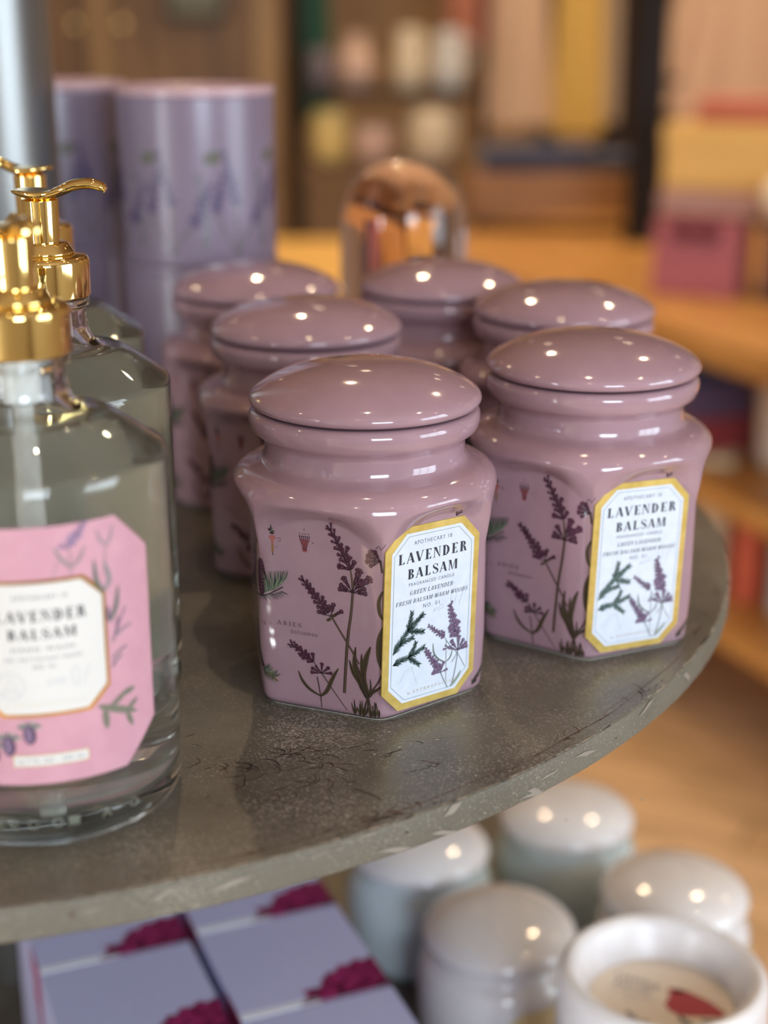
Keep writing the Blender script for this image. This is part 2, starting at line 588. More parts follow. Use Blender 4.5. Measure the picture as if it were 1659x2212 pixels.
# ---- lettering -----------------------------------------------------
def half_ring(x0, yc, rx, ry, T, t, n=14, a0=-90, a1=90):
    V = []
    for i in range(n + 1):
        a = R_(a0 + (a1 - a0) * i / n)
        V += [(x0 + rx * math.cos(a), yc + ry * math.sin(a)), (x0 + (rx - T) * math.cos(a), yc + (ry - t) * math.sin(a))]
    return V, [(2 * i, 2 * i + 2, 2 * i + 3, 2 * i + 1) for i in range(n)]


def glyph(ch, T=.17, t=.04):
    """didone capital on a unit height: returns width, [(verts, faces)]"""
    P = []
    sf = t * 0.9

    def rect(x0, y0, x1, y1):
        P.append(([(x0, y0), (x1, y0), (x1, y1), (x0, y1)], [(0, 1, 2, 3)]))

    def quad(a, b, c, d):
        P.append(([a, b, c, d], [(0, 1, 2, 3)]))

    def diag(xa, ya, xb, yb, w):
        quad((xa - w / 2, ya), (xa + w / 2, ya), (xb + w / 2, yb), (xb - w / 2, yb))

    def serif(x, y, w=.26):
        rect(x - w / 2, y if y < .5 else y - sf, x + w / 2, y + sf if y < .5 else y)

    def tri(a, b, c):
        P.append(([a, b, c], [(0, 1, 2)]))

    def ring(cx, cy, rx, ry, a0=0, a1=360, n=28):
        V = []
        for i in range(n + 1):
            a = R_(a0 + (a1 - a0) * i / n)
            V += [(cx + rx * math.cos(a), cy + ry * math.sin(a)), (cx + (rx - T) * math.cos(a), cy + (ry - t) * math.sin(a))]
        P.append((V, [(2 * i, 2 * i + 2, 2 * i + 3, 2 * i + 1) for i in range(n)]))

    w = .7
    if ch == 'A':
        diag(.09, 0, .38, 1, t * 1.2); diag(.65, 0, .38, 1, T)
        rect(.16, .3, .56, .3 + t); serif(.09, 0, .2); serif(.65, 0, .26); w = .8
    elif ch == 'V':
        diag(.36, 0, .1, 1, T); diag(.36, 0, .66, 1, t * 1.2); serif(.1, 1, .28); serif(.66, 1, .2); w = .76
    elif ch == 'W':
        diag(.3, 0, .1, 1, T); diag(.3, 0, .52, 1, t * 1.2); diag(.7, 0, .5, 1, T); diag(.7, 0, .95, 1, t * 1.2)
        serif(.1, 1); serif(.5, 1); serif(.95, 1, .2); w = 1.05
    elif ch == 'N':
        rect(.12, 0, .12 + t, 1); rect(.62, 0, .62 + t, 1); quad((.64 - T * .15, 0), (.66, 0), (.12 + T, 1), (.08, 1))
        serif(.13, 0, .2); serif(.14, 1, .26); serif(.64, 1, .22); w = .78
    elif ch == 'M':
        rect(.12, 0, .12 + t, 1); rect(.72, 0, .72 + T * .95, 1)
        quad((.41, 0), (.45, 0), (.12 + T, 1), (.08, 1)); diag(.43, 0, .75, 1, t * 1.2)
        serif(.13, 0, .2); serif(.8, 0, .3); serif(.14, 1, .24); serif(.8, 1, .28); w = .98
    elif ch in 'EFL':
        x = .13
        rect(x, 0, x + T, 1); serif(x + T / 2, 0, T + .18); serif(x + T / 2, 1, T + .18)
        if ch in 'EF':
            rect(x, 1 - t, .6, 1); tri((.6, 1), (.48, 1 - t), (.6, .76)); rect(x, .49, .45, .49 + t); rect(.43, .39, .45 + t * .4, .61)
        if ch in 'EL':
            rect(x, 0, .6, t); tri((.6, 0), (.46, t), (.61, .27))
        w = .7
    elif ch in 'DBRP':
        x = .13
        rect(x, 0, x + T, 1); serif(x + T / 2, 1, T + .16)
        if ch != 'D' or True:
            serif(x + T / 2, 0, T + .16)
        if ch == 'D':
            P.append(half_ring(.3, .5, .42, .5, T * 1.05, t)); w = .82
        else:
            P.append(half_ring(.34, .755, .27 if ch != 'P' else .3, .245 if ch != 'P' else .26, T * .95, t))
            rect(x + T, 1 - t, .35, 1); rect(x + T, .5, .35, .5 + t)
            w = .7
            if ch == 'B':
                P.append(half_ring(.34, .26, .31, .26, T, t)); rect(x + T, 0, .35, t); w = .74
            if ch == 'R':
                quad((.52, .02), (.52 + T * .95, .02), (.42 + T * .7, .5), (.42 - T * .25, .5)); rect(.54, 0, .74, sf); w = .78
    elif ch in 'OQGC':
        if ch in 'OQ':
            ring(.42, .5, .36, .51)
        else:
            ring(.42, .5, .36, .51, 50, 310)
            if ch == 'G':
                rect(.56, 0.08, .56 + T * .8, .45); rect(.48, .43, .76, .45 + t * .5)
            else:
                rect(.66, .7, .68, .92); rect(.66, .1, .68, .3)
        w = .84
    elif ch == 'S':
        pts = bez([(.52, .74), (.46, .92), (.3, .985), (.15, .9), (.13, .74), (.26, .58), (.42, .46), (.55, .3), (.5, .1), (.32, .015), (.16, .07), (.1, .27)], 44)
        n = len(pts)
        wd = [t + (T - t) * max(0, math.sin(math.pi * min(1, max(0, (i / n - .22) / .56)))) ** 1.5 for i in range(n)]
        a = Art(); a.ribbon(pts, wd, 'ink'); P.append((a.items[0][0], a.items[0][1]))
        rect(.51, .7, .51 + t, .97); rect(.09, .03, .09 + t, .3); w = .66
    elif ch == 'T':
        rect(.27, 0, .27 + T, 1); rect(.05, 1 - t, .66, 1); tri((.05, 1), (.05, .76), (.15, 1 - t)); tri((.66, 1), (.56, 1 - t), (.66, .76))
        serif(.27 + T / 2, 0, T + .16); w = .7
    elif ch == 'H':
        rect(.12, 0, .12 + T, 1); rect(.56, 0, .56 + T, 1); rect(.12, .5, .6, .5 + t)
        for x in (.12, .56):
            serif(x + T / 2, 0, T + .14); serif(x + T / 2, 1, T + .14)
        w = .84
    elif ch == 'I':
        rect(.12, 0, .12 + T, 1); serif(.12 + T / 2, 0, T + .16); serif(.12 + T / 2, 1, T + .16); w = .4
    elif ch == '-':
        rect(.06, .38, .3, .38 + max(t, .07)); w = .36
    elif ch == '.':
        rect(.08, 0, .2, .12); w = .28
    else:
        w = .34
    return w, P


def didone(art, text, x0, x1, y, h, m, layer, T=.17, t=.045, shear=0.0, gap=0.06):
    """text between x0 and x1, baseline y, height h"""
    gl = [glyph(c, T, t) for c in text]
    tot = sum(g[0] for g in gl) + gap * (len(gl) - 1)
    k = (x1 - x0) / tot
    x = x0
    for w, P in gl:
        for V, F in P:
            art.raw([(x + p[0] * k + shear * p[1] * h, y + p[1] * h) for p in V], F, m, layer)
        x += (w + gap) * k


_tc = {}


def sans(art, text, x0, x1, y, h, m, layer, shear=0.0, spacing=1.25, mirror=False):
    key = (text, spacing)
    if key not in _tc:
        cu = bpy.data.curves.new('lettering', 'FONT')
        cu.body = text
        cu.resolution_u = 3
        cu.space_character = spacing
        ob = bpy.data.objects.new('lettering', cu)
        C.objects.link(ob)
        dg = bpy.context.evaluated_depsgraph_get()
        me = bpy.data.meshes.new_from_object(ob.evaluated_get(dg))
        V = [(v.co.x, v.co.y) for v in me.vertices]
        F = [tuple(p.vertices) for p in me.polygons]
        bpy.data.objects.remove(ob)
        bpy.data.curves.remove(cu)
        bpy.data.meshes.remove(me)
        _tc[key] = (V, F)
    V, F = _tc[key]
    ax, bx = min(v[0] for v in V), max(v[0] for v in V)
    by = max(v[1] for v in V)
    k = (x1 - x0) / (bx - ax)
    out = []
    for v in V:
        q = (v[0] - ax) * k
        if mirror:
            q = (x1 - x0) - q
        out.append((x0 + q + shear * v[1] / by * h, y + v[1] / by * h))
    art.raw(out, F, m, layer)


# ---- botanical drawing ----------------------------------------------
def rotp(p, a):
    return Vector((p[0] * math.cos(a) - p[1] * math.sin(a), p[0] * math.sin(a) + p[1] * math.cos(a)))


def bud(art, base, ang, L, W, cols, layer, rnd, open_=False):
    """small lavender bud: dark calyx at the base, rounded tip"""
    dark, mid, light = cols
    b = Vector(base)
    u = rotp((1, 0), ang)
    v = rotp((0, 1), ang)
    pts = []
    prof = [(0, .25), (.2, .55), (.45, .62), (.62, .6), (.75, .95), (.9, .9), (1, .35)]
    for x, y in prof:
        pts.append(b + u * L * x + v * W * y * .5)
    for x, y in reversed(prof):
        pts.append(b + u * L * x - v * W * y * .5)
    art.fan(pts, dark, layer)
    c = b + u * L * .8
    art.ellipse(c.x, c.y, L * .17, W * .34, ang, mid, layer + 1, 8)
    c = b + u * L * .38
    art.ellipse(c.x, c.y, L * .22, W * .17, ang, mid, layer + 1, 8)
    c = b + u * L * .84 + v * W * .1
    art.ellipse(c.x, c.y, L * .06, W * .12, ang, light, layer + 2, 6)
    if open_:
        for k in range(4):
            d = rotp((1, 0), ang - 1.0 + k * .66)
            c = b + u * L * .95 + d * W * .42
            art.ellipse(c.x, c.y, W * .36, W * .26, ang - 1 + k * .66, mid, layer + 1, 8)
        c = b + u * L
        art.ellipse(c.x, c.y, W * .16, W * .16, 0, dark, layer + 2, 6)


def head(art, base, tip, W, n, cols, seed, layer=4, bl=.3, open_=0.15):
    """spike of buds from base to tip"""
    rnd = random.Random(seed)
    a, b = Vector(base), Vector(tip)
    d = b - a
    L = d.length
    ang = math.atan2(d.y, d.x)
    art.ribbon([a, b], [W * .42, W * .16], cols[0], layer - 1)
    for i in range(n):
        f = i / (n - 1)
        w = W * (1 - .55 * f) * (0.9 + .2 * rnd.random())
        p = a + d * f * .93
        for sgn in (-1, 1):
            da = sgn * (0.80 - .35 * f + rnd.uniform(-.18, .18))
            bud(art, p + rotp((0, sgn * .02), ang), ang + da, bl * (1 - .3 * f) * rnd.uniform(.85, 1.15), w * .60, cols, layer, rnd, rnd.random() < open_)
        bud(art, p, ang + rnd.uniform(-.3, .3), bl * .85 * (1 - .3 * f), w * .58, cols, layer + 1, rnd, rnd.random() < open_)


def whorl(art, c, angs, L, W, cols, seed, layer=4, open_=.4):
    rnd = random.Random(seed)
    for a in angs:
        p = Vector(c)
        e = p + rotp((L * .35, 0), a)
        art.ribbon([p, e], .035, cols[0], layer - 1)
        bud(art, e, a, L * .7, W, cols, layer, rnd, rnd.random() < open_)


def leaf(art, pts, w, col, vein, layer=2, veinw=.02):
    c = bez(pts, 16)
    n = len(c)
    art.ribbon(c, [w * max(.06, math.sin(math.pi * (.08 + .9 * i / (n - 1))) ** .8) for i in range(n)], col, layer)
    if vein:
        art.ribbon(c, [veinw] * n, vein, layer + 1)


def fir(art, pts, nl, n, col, dark, seed, layer=2, w=.028, spread=.75, core=.05, both=True, taper=.35):
    """conifer shoot: needles both sides of a curve"""
    rnd = random.Random(seed)
    c = bez(pts, 20)
    m = len(c)
    art.ribbon(c, [core] * m, dark, layer)
    for i in range(n):
        f = i / n
        j = min(m - 2, int(f * (m - 1)))
        p = c[j].lerp(c[j + 1], f * (m - 1) - j)
        t = c[j + 1] - c[j]
        ang = math.atan2(t.y, t.x)
        for sgn in ((-1, 1) if both else (1,)):
            a = ang + sgn * (spread + rnd.uniform(-.18, .18))
            L = nl * rnd.uniform(.8, 1.15) * (1 - taper * f)
            e = p + rotp((L, 0), a)
            mid = p.lerp(e, .5) + rotp((0, -sgn * L * .08), a)
            art.ribbon([p, mid, e], [w, w * .9, w * .25], col if rnd.random() < .62 else dark, layer + 1 + (i % 2))


JP = ('p_dark', 'p_plum', 'p_violet')
LP = ('l_plum', 'l_violet', 'l_lilac')
PP = ('l_violet', 'l_lilac', 'l_lilac')

# ================================================================== SETTING
FL, CE = -115.0, 205.0
XL, XR, YF, YB = -262.0, 262.0, -262.0, 620.0


def wall_with_holes(name, axis, pos, a0, a1, holes, thick, m):
    """vertical wall in cm; holes = [(a_lo, a_hi, z_lo, z_hi)]"""
    mb = MB()
    cuts = sorted(set([a0, a1] + [h[0] for h in holes] + [h[1] for h in holes]))
    for i in range(len(cuts) - 1):
        lo, hi = cuts[i], cuts[i + 1]
        zs = [(FL, CE)]
        for h in holes:
            if h[0] <= lo and h[1] >= hi:
                zs = [(FL, h[2]), (h[3], CE)]
        for z0, z1 in zs:
            if axis == 'x':
                boxmb(mb, min(pos, pos + thick), max(pos, pos + thick), lo, hi, z0, z1)
            else:
                boxmb(mb, lo, hi, min(pos, pos + thick), max(pos, pos + thick), z0, z1)
    return structure(mb.build(name, m, smooth=False))


def window_frame(n, axis, pos, a0, a1, z0, z1, bars=(2, 2)):
    mb = MB()
    w = 5
    def seg(p0, p1, q0, q1):
        if axis == 'x':
            boxmb(mb, pos - 3, pos + 3, p0, p1, q0, q1, .4)
        else:
            boxmb(mb, p0, p1, pos - 3, pos + 3, q0, q1, .4)
    seg(a0, a1, z0, z0 + w); seg(a0, a1, z1 - w, z1); seg(a0, a0 + w, z0, z1); seg(a1 - w, a1, z0, z1)
    for i in range(1, bars[0]):
        c = a0 + (a1 - a0) * i / bars[0]; seg(c - 1.5, c + 1.5, z0, z1)
    for i in range(1, bars[1]):
        c = z0 + (z1 - z0) * i / bars[1]; seg(a0, a1, c - 1.5, c + 1.5)
    return structure(mb.build('window_%d' % n, M['white_paint'], smooth=False))


mb = MB(); boxmb(mb, XL - 10, XR + 10, YF - 10, YB + 10, FL - 6, FL)
structure(mb.build('floor', M['floor'], smooth=False))
mb = MB(); boxmb(mb, XL - 10, XR + 10, YF - 10, YB + 10, CE, CE + 6)
structure(mb.build('ceiling', M['ceiling'], smooth=False))
wall_with_holes('wall_left', 'x', XL, YF, YB, [(-222, -166, -110, 100)], -6, M['plaster'])
wall_with_holes('wall_rear', 'y', YF, XL, XR, [(35, 165, 25, 135)], -6, M['plaster'])
wall_with_holes('wall_right', 'x', XR, YF, YB, [(-130, 40, -30, 130)], 6, M['plaster'])
wall_with_holes('wall_back', 'y', YB, XL, XR, [], 6, M['back_plaster'])
window_frame(1, 'x', XR + 3, -130, 40, -30, 130, (3, 2))
window_frame(2, 'y', YF - 3, 35, 165, 25, 135, (1, 1))
o = window_frame(3, 'x', XL - 3, -222, -166, -110, 100, (1, 3)); o.name = 'door_1'
mb = MB(); boxmb(mb, XL, XR, YB - 2, YB, FL, FL + 12, .4)
structure(mb.build('baseboard_back', M['cabinet_wood'], smooth=False))


# ceiling spotlights: housing, glowing lens and the lamp's own light
def spotlight(x, y, k, power=3.0):
    rt = empty('ceiling_spotlight', (x, y, CE))
    tag(rt, 'small black ceiling spotlight with a warm glowing lens', 'spotlight', 'ceiling spotlights of the shop')
    mb = lathe(fillet([(0, 0), (2.2, 0), (2.2, -4), (5, -5), (5, -16), (4.3, -16), (4.3, -14.4), (2.4, -14.4)], .3), 24)
    mb.build('housing', M['lamp_body'], rt)
    mb = lathe([(2.6, -14.5), (2, -14.8), (0, -15)], 24)
    mb.build('lens', M['lamp_glow'], rt)
    l = bpy.data.lights.new('spotlight_glow', 'SPOT')
    l.energy = power
    l.spot_size = R_(115); l.spot_blend = 0.8
    l.color = (1.0, 0.74, 0.46)
    l.shadow_soft_size = 0.018
    o = bpy.data.objects.new('spotlight_glow', l)
    C.objects.link(o)
    o.location = (0, 0, -17.5 * S)
    o.parent = rt


rs = random.Random(3)
k = 0
for yy in (-120, 60, 240, 400, 545):
    for xx in (-150, -20, 90, 205):
        spotlight(xx + rs.uniform(-22, 22), yy + rs.uniform(-20, 20), k, 52.0 if yy > 150 else 9.0)
        k += 1

# ================================================================== TIERED STAND
CX, CY, SR, ST = -20.4, 76.41, 37.74, 1.22
stand = empty('tiered_display_stand', (CX, CY, FL))
tag(stand, 'round tiered display stand of worn grey metal holding the candle jars and bottles', 'display stand')
OFFZ = -FL


def disc(name, R, z, thick, mt, mr, parent, seed):
    """worn round shelf; local z measured from the floor"""
    rnd = random.Random(seed)
    seg = 360
    nz = [rnd.uniform(-.02, .02) for _ in range(seg)]
    prof = [(0, z), (R * .5, z), (R - 1, z), (R - .10, z), (R - .02, z - .05), (R, z - .13), (R, z - thick + .1), (R - .08, z - thick), (R * .5, z - thick), (0, z - thick)]
    V, F, FM = [], [], []
    for j, (r, zz) in enumerate(prof):
        for i in range(seg):
            a = 2 * math.pi * i / seg
            dr = nz[i] if 3 <= j <= 7 else 0
            V.append(((r + dr) * math.cos(a), (r + dr) * math.sin(a), zz))
    for j in range(len(prof) - 1):
        for i in range(seg):
            i2 = (i + 1) % seg
            F.append((j * seg + i2, j * seg + i, (j + 1) * seg + i, (j + 1) * seg + i2))
            FM.append(0 if j < 3 else 1)
    return link(name, V, F, [mt, mr], parent, True, FM, 30)


up = disc('upper_shelf', SR, OFFZ, ST, M['zinc_top'], M['zinc_rim'], stand, 1)
disc('lower_shelf', 44.0, OFFZ - 33.5, 1.3, M['zinc_top'], M['zinc_rim'], stand, 2)
PX, PY, PRAD = -22.8, 88.0, 4.45
mb = lathe([(PRAD, 1.0), (PRAD, OFFZ + 64)], 64, PX - CX, PY - CY)
mb.build('pole', M['steel'], stand)
mb = lathe(fillet([(0, 0), (27, 0), (27, 1.6), (PRAD + 3, 3.4), (PRAD + .4, 8), (PRAD + .4, 10), (PRAD - .2, 10)], .8), 96, PX - CX, PY - CY)
mb.build('foot', M['dark_iron'], stand)
mb = lathe(fillet([(PRAD, -3.2 + OFFZ - ST), (PRAD + 2.2, -3.2 + OFFZ - ST), (PRAD + 3.2, OFFZ - ST)], .5), 64, PX - CX, PY - CY)
mb.build('collar', M['steel'], stand)

# marks on the shelf: chips along the edge, rust, curly scuffs, scratches
rnd = random.Random(11)
art = Art()


def chipspot(ang, r, w, h, m, layer):
    c = Vector((r * math.cos(ang), r * math.sin(ang)))
    u = Vector((-math.sin(ang), math.cos(ang))); v = Vector((math.cos(ang), math.sin(ang)))
    pts = []
    for i in range(11):
        t = 2 * math.pi * i / 11
        k = rnd.uniform(.55, 1.1)
        pts.append(c + u * w * k * math.cos(t) + v * h * k * math.sin(t))
    art.fan(pts, m, layer)


for i in range(150):
    a = R_(rnd.uniform(-112, -8))
    chipspot(a, SR - rnd.uniform(.02, .10), rnd.uniform(.06, .55) * (1 if rnd.random() < .75 else 1.7), rnd.uniform(.02, .06), 'chip', 0)
for i in range(26):
    a = R_(rnd.uniform(-90, -15))
    chipspot(a, SR - rnd.uniform(.3, .7), rnd.uniform(.08, .35), rnd.uniform(.02, .05), 'rust', 1)
pts = [Vector(((SR - .62 - .05 * math.sin(i * .37)) * math.cos(R_(-70 + i * .5)), (SR - .62 - .05 * math.sin(i * .37)) * math.sin(R_(-70 + i * .5)))) for i in range(96)]
art.ribbon(pts, [.035 * (1 if (i // 7) % 3 else .3) for i in range(96)], 'rust', 0)


def squiggle(x, y, L, ang, m, w=.04, curl=2.2):
    p = Vector((x - CX, y - CY)); a = ang; pp = [p.copy()]
    n = 9
    tw = rnd.uniform(-curl, curl)
    for i in range(n):
        a += tw / n + rnd.uniform(-.35, .35)
        p = p + Vector((math.cos(a), math.sin(a))) * L / n
        pp.append(p.copy())
    if max(q.length for q in pp) > SR - .12:
        return
    art.ribbon(pp, [w * (.35 + .65 * math.sin(math.pi * (i + .5) / (n + 1))) for i in range(n + 1)], m, 1)


# thread-like debris between the bottle and the front jar, and along the rim
for i in range(62):
    squiggle(rnd.gauss(-3.4, 2.3), rnd.gauss(49.0, 1.3), rnd.uniform(.3, 1.3), rnd.uniform(-.6, .6), 'scuff' if i % 5 else 'rust', rnd.uniform(.03, .055))
for i in range(34):
    squiggle(rnd.uniform(-7, 9), rnd.uniform(44.5, 51), rnd.uniform(.15, .55), rnd.uniform(0, 6.28), 'scuff', rnd.uniform(.02, .04))
for i in range(60):
    a = R_(rnd.choice([-57.5, -57.5, -44, -36]) + rnd.gauss(0, 1.6))
    rr = SR - rnd.uniform(.25, .85)
    squiggle(CX + rr * math.cos(a), CY + rr * math.sin(a), rnd.uniform(.2, 1.0), a + math.pi / 2 + rnd.uniform(-.6, .6), 'rust' if i % 3 else 'scuff', rnd.uniform(.02, .04))
for i in range(420):
    x, y = rnd.gauss(2, 5), rnd.gauss(48, 4)
    if (x - CX) ** 2 + (y - CY) ** 2 < (SR - 1) ** 2:
        squiggle(x, y, rnd.uniform(.06, .3), rnd.uniform(0, 6.28), 'scuff_pale', rnd.uniform(.010, .022), 4)
for (x0, y0, x1, y1) in [(-6.8, 49.2, 4.0, 51.6), (1.5, 43.9, 2.1, 48), (3.9, 47.9, 6.6, 50.6), (8.2, 53, 11.5, 57.5)]:
    art.ribbon([Vector((x0 - CX, y0 - CY)), Vector((x1 - CX, y1 - CY))], .018, 'scuff_pale', 2)
for i in range(14):
    x, y = rnd.uniform(-4, 9), rnd.uniform(45, 52)
    art.ellipse(x - CX, y - CY, rnd.uniform(.03, .10), rnd.uniform(.02, .06), rnd.uniform(0, 3), 'chip', 1, 7)
o = art.build('scuff_marks', lambda x, y, k: (x, y, OFFZ + k), stand, .004, .004)
o['kind'] = 'stuff'
art = Art()
for i in range(70):
    a = R_(rnd.uniform(-112, -10)); z = rnd.uniform(-ST + .1, -.12)
    if i % 3 == 0:      # fine slanted scratch
        d = rnd.uniform(-.5, .5); w = rnd.uniform(.3, 1.0) / SR
        art.ribbon([(a, z), (a + w * .5, min(-.08, max(-ST + .08, z + d * .4))), (a + w, min(-.06, max(-ST + .06, z + d)))], rnd.uniform(.008, .02), 'scuff_pale', 0)
    else:               # nick
        r0 = rnd.uniform(.02, .07)
        art.fan([(a + r0 / SR * rnd.uniform(.5, 1.6) * math.cos(t), z + r0 * rnd.uniform(.4, 1.0) * math.sin(t)) for t in [k * math.pi / 4 for k in range(8)]], rnd.choice(['chip', 'scuff', 'rust', 'scuff_pale']), 0)
o = art.build('rim_scratches', lambda a, z, k: ((SR + .03 + k) * math.cos(a), (SR + .03 + k) * math.sin(a), OFFZ + z), stand, .004, .004)
o['kind'] = 'stuff'

# ================================================================== CANDLE JARS
AP = 4.42
SIDE = 2 * AP * math.tan(R_(30))


def sstep(x):
    x = min(1, max(0, x))
    return x * x * (3 - 2 * x)


SHP = [(7.0, 5.19), (8.05, 5.19), (8.35, 5.15), (8.6, 5.02), (8.82, 4.78), (8.98, 4.45), (9.08, 4.15), (9.18, 3.98), (9.32, 3.91), (9.5, 3.88)]
_shs = bez(SHP, 60)


def rsh(z):
    if z <= 8.05:
        return 5.19
    for i in range(len(_shs) - 1):
        if _shs[i].x <= z <= _shs[i + 1].x:
            f = (z - _shs[i].x) / max(1e-6, _shs[i + 1].x - _shs[i].x)
            return _shs[i].y * (1 - f) + _shs[i + 1].y * f
    return 3.88


def jar_r(t, z):
    """wall radius at angle t (0 = middle of the label side) and height z"""
    a = AP * (1 - .03 * max(0, 1 - z / 2.5) ** 1.5)
    if z < .35:
        a -= .32 * (1 - math.sqrt(max(0, 1 - (1 - z / .35) ** 2)))
    s = 0
    for k in range(6):
        c = math.cos(t - k * math.pi / 3)
        if c > 0:
            s += c ** 26
    hx = a / s ** (1 / 26)
    tt = (t + math.pi / 6) % (math.pi / 3) - math.pi / 6
    u = min(1, abs(math.tan(tt)) / math.tan(math.pi / 6))
    z0 = 7.75 - 2.3 * (1 - math.sqrt(max(0, 1 - (u * .97) ** 2)))
    w = .72 + 1.0 * u * u
    x = min(1, max(0, (z - z0) / w))
    e = .55 * sstep(x) + .45 * (1 - (1 - x) ** 2)
    return hx * (1 - e) + rsh(z) * e if z < 8.05 else hx * (1 - e) + rsh(z) * e


def jar_point(s, z, off):
    """perimeter coordinate s (0 = middle of the label side, + to its right) -> 3-D"""
    k = math.floor((s + SIDE / 2) / SIDE)
    u = s - k * SIDE
    t = k * math.pi / 3 + math.atan2(u, AP)
    r = jar_r(t, z) + off
    return (r * math.sin(t), -r * math.cos(t), z)


def jar_body(root):
    seg = 288
    zs = [0, .03, .07, .12, .18, .26, .36, .6, 1.0, 1.6, 2.4, 3.4, 4.4, 5.0]
    z = 5.2
    while z < 9.5:
        zs.append(z); z += .065
    V, F = [], []
    for z in zs:
        for i in range(seg):
            t = 2 * math.pi * i / seg
            r = jar_r(t, z)
            V.append((r * math.sin(t), -r * math.cos(t), z))
    lip = fillet([(3.88, 9.5), (3.88, 9.9), (4.02, 10.08), (4.34, 10.28), (4.47, 10.62), (4.45, 10.95), (4.28, 11.12), (3.7, 11.12), (3.5, 10.9), (3.5, 10.0)], [0, .1, .1, .12, .2, .12, .12, .05, .05, 0], 4)
    for r, z in lip:
        for i in range(seg):
            t = 2 * math.pi * i / seg
            V.append((r * math.sin(t), -r * math.cos(t), z))
    n = len(zs) + len(lip)
    for j in range(n - 1):
        for i in range(seg):
            i2 = (i + 1) % seg
            F.append((j * seg + i, j * seg + i2, (j + 1) * seg + i2, (j + 1) * seg + i))
    F.append(tuple(reversed(range(seg))))
    return link('jar_body', V, F, M['glaze'], root, True, None, 60)


def jar_lid(root):
    pf = bez([(0, 12.82), (1.2, 12.77), (2.4, 12.58), (3.3, 12.3), (3.95, 11.98), (4.32, 11.72), (4.46, 11.5), (4.43, 11.33), (4.30, 11.22), (4.1, 11.19)], 54)
    mb = lathe([(p.x, p.y) for p in pf] + [(3.4, 11.17), (3.4, 10.6), (0, 10.6)], 160)
    mb.f = [tuple(reversed(f)) for f in mb.f]
    o = mb.build('lid', M['glaze'], root, True, 60)
    return o


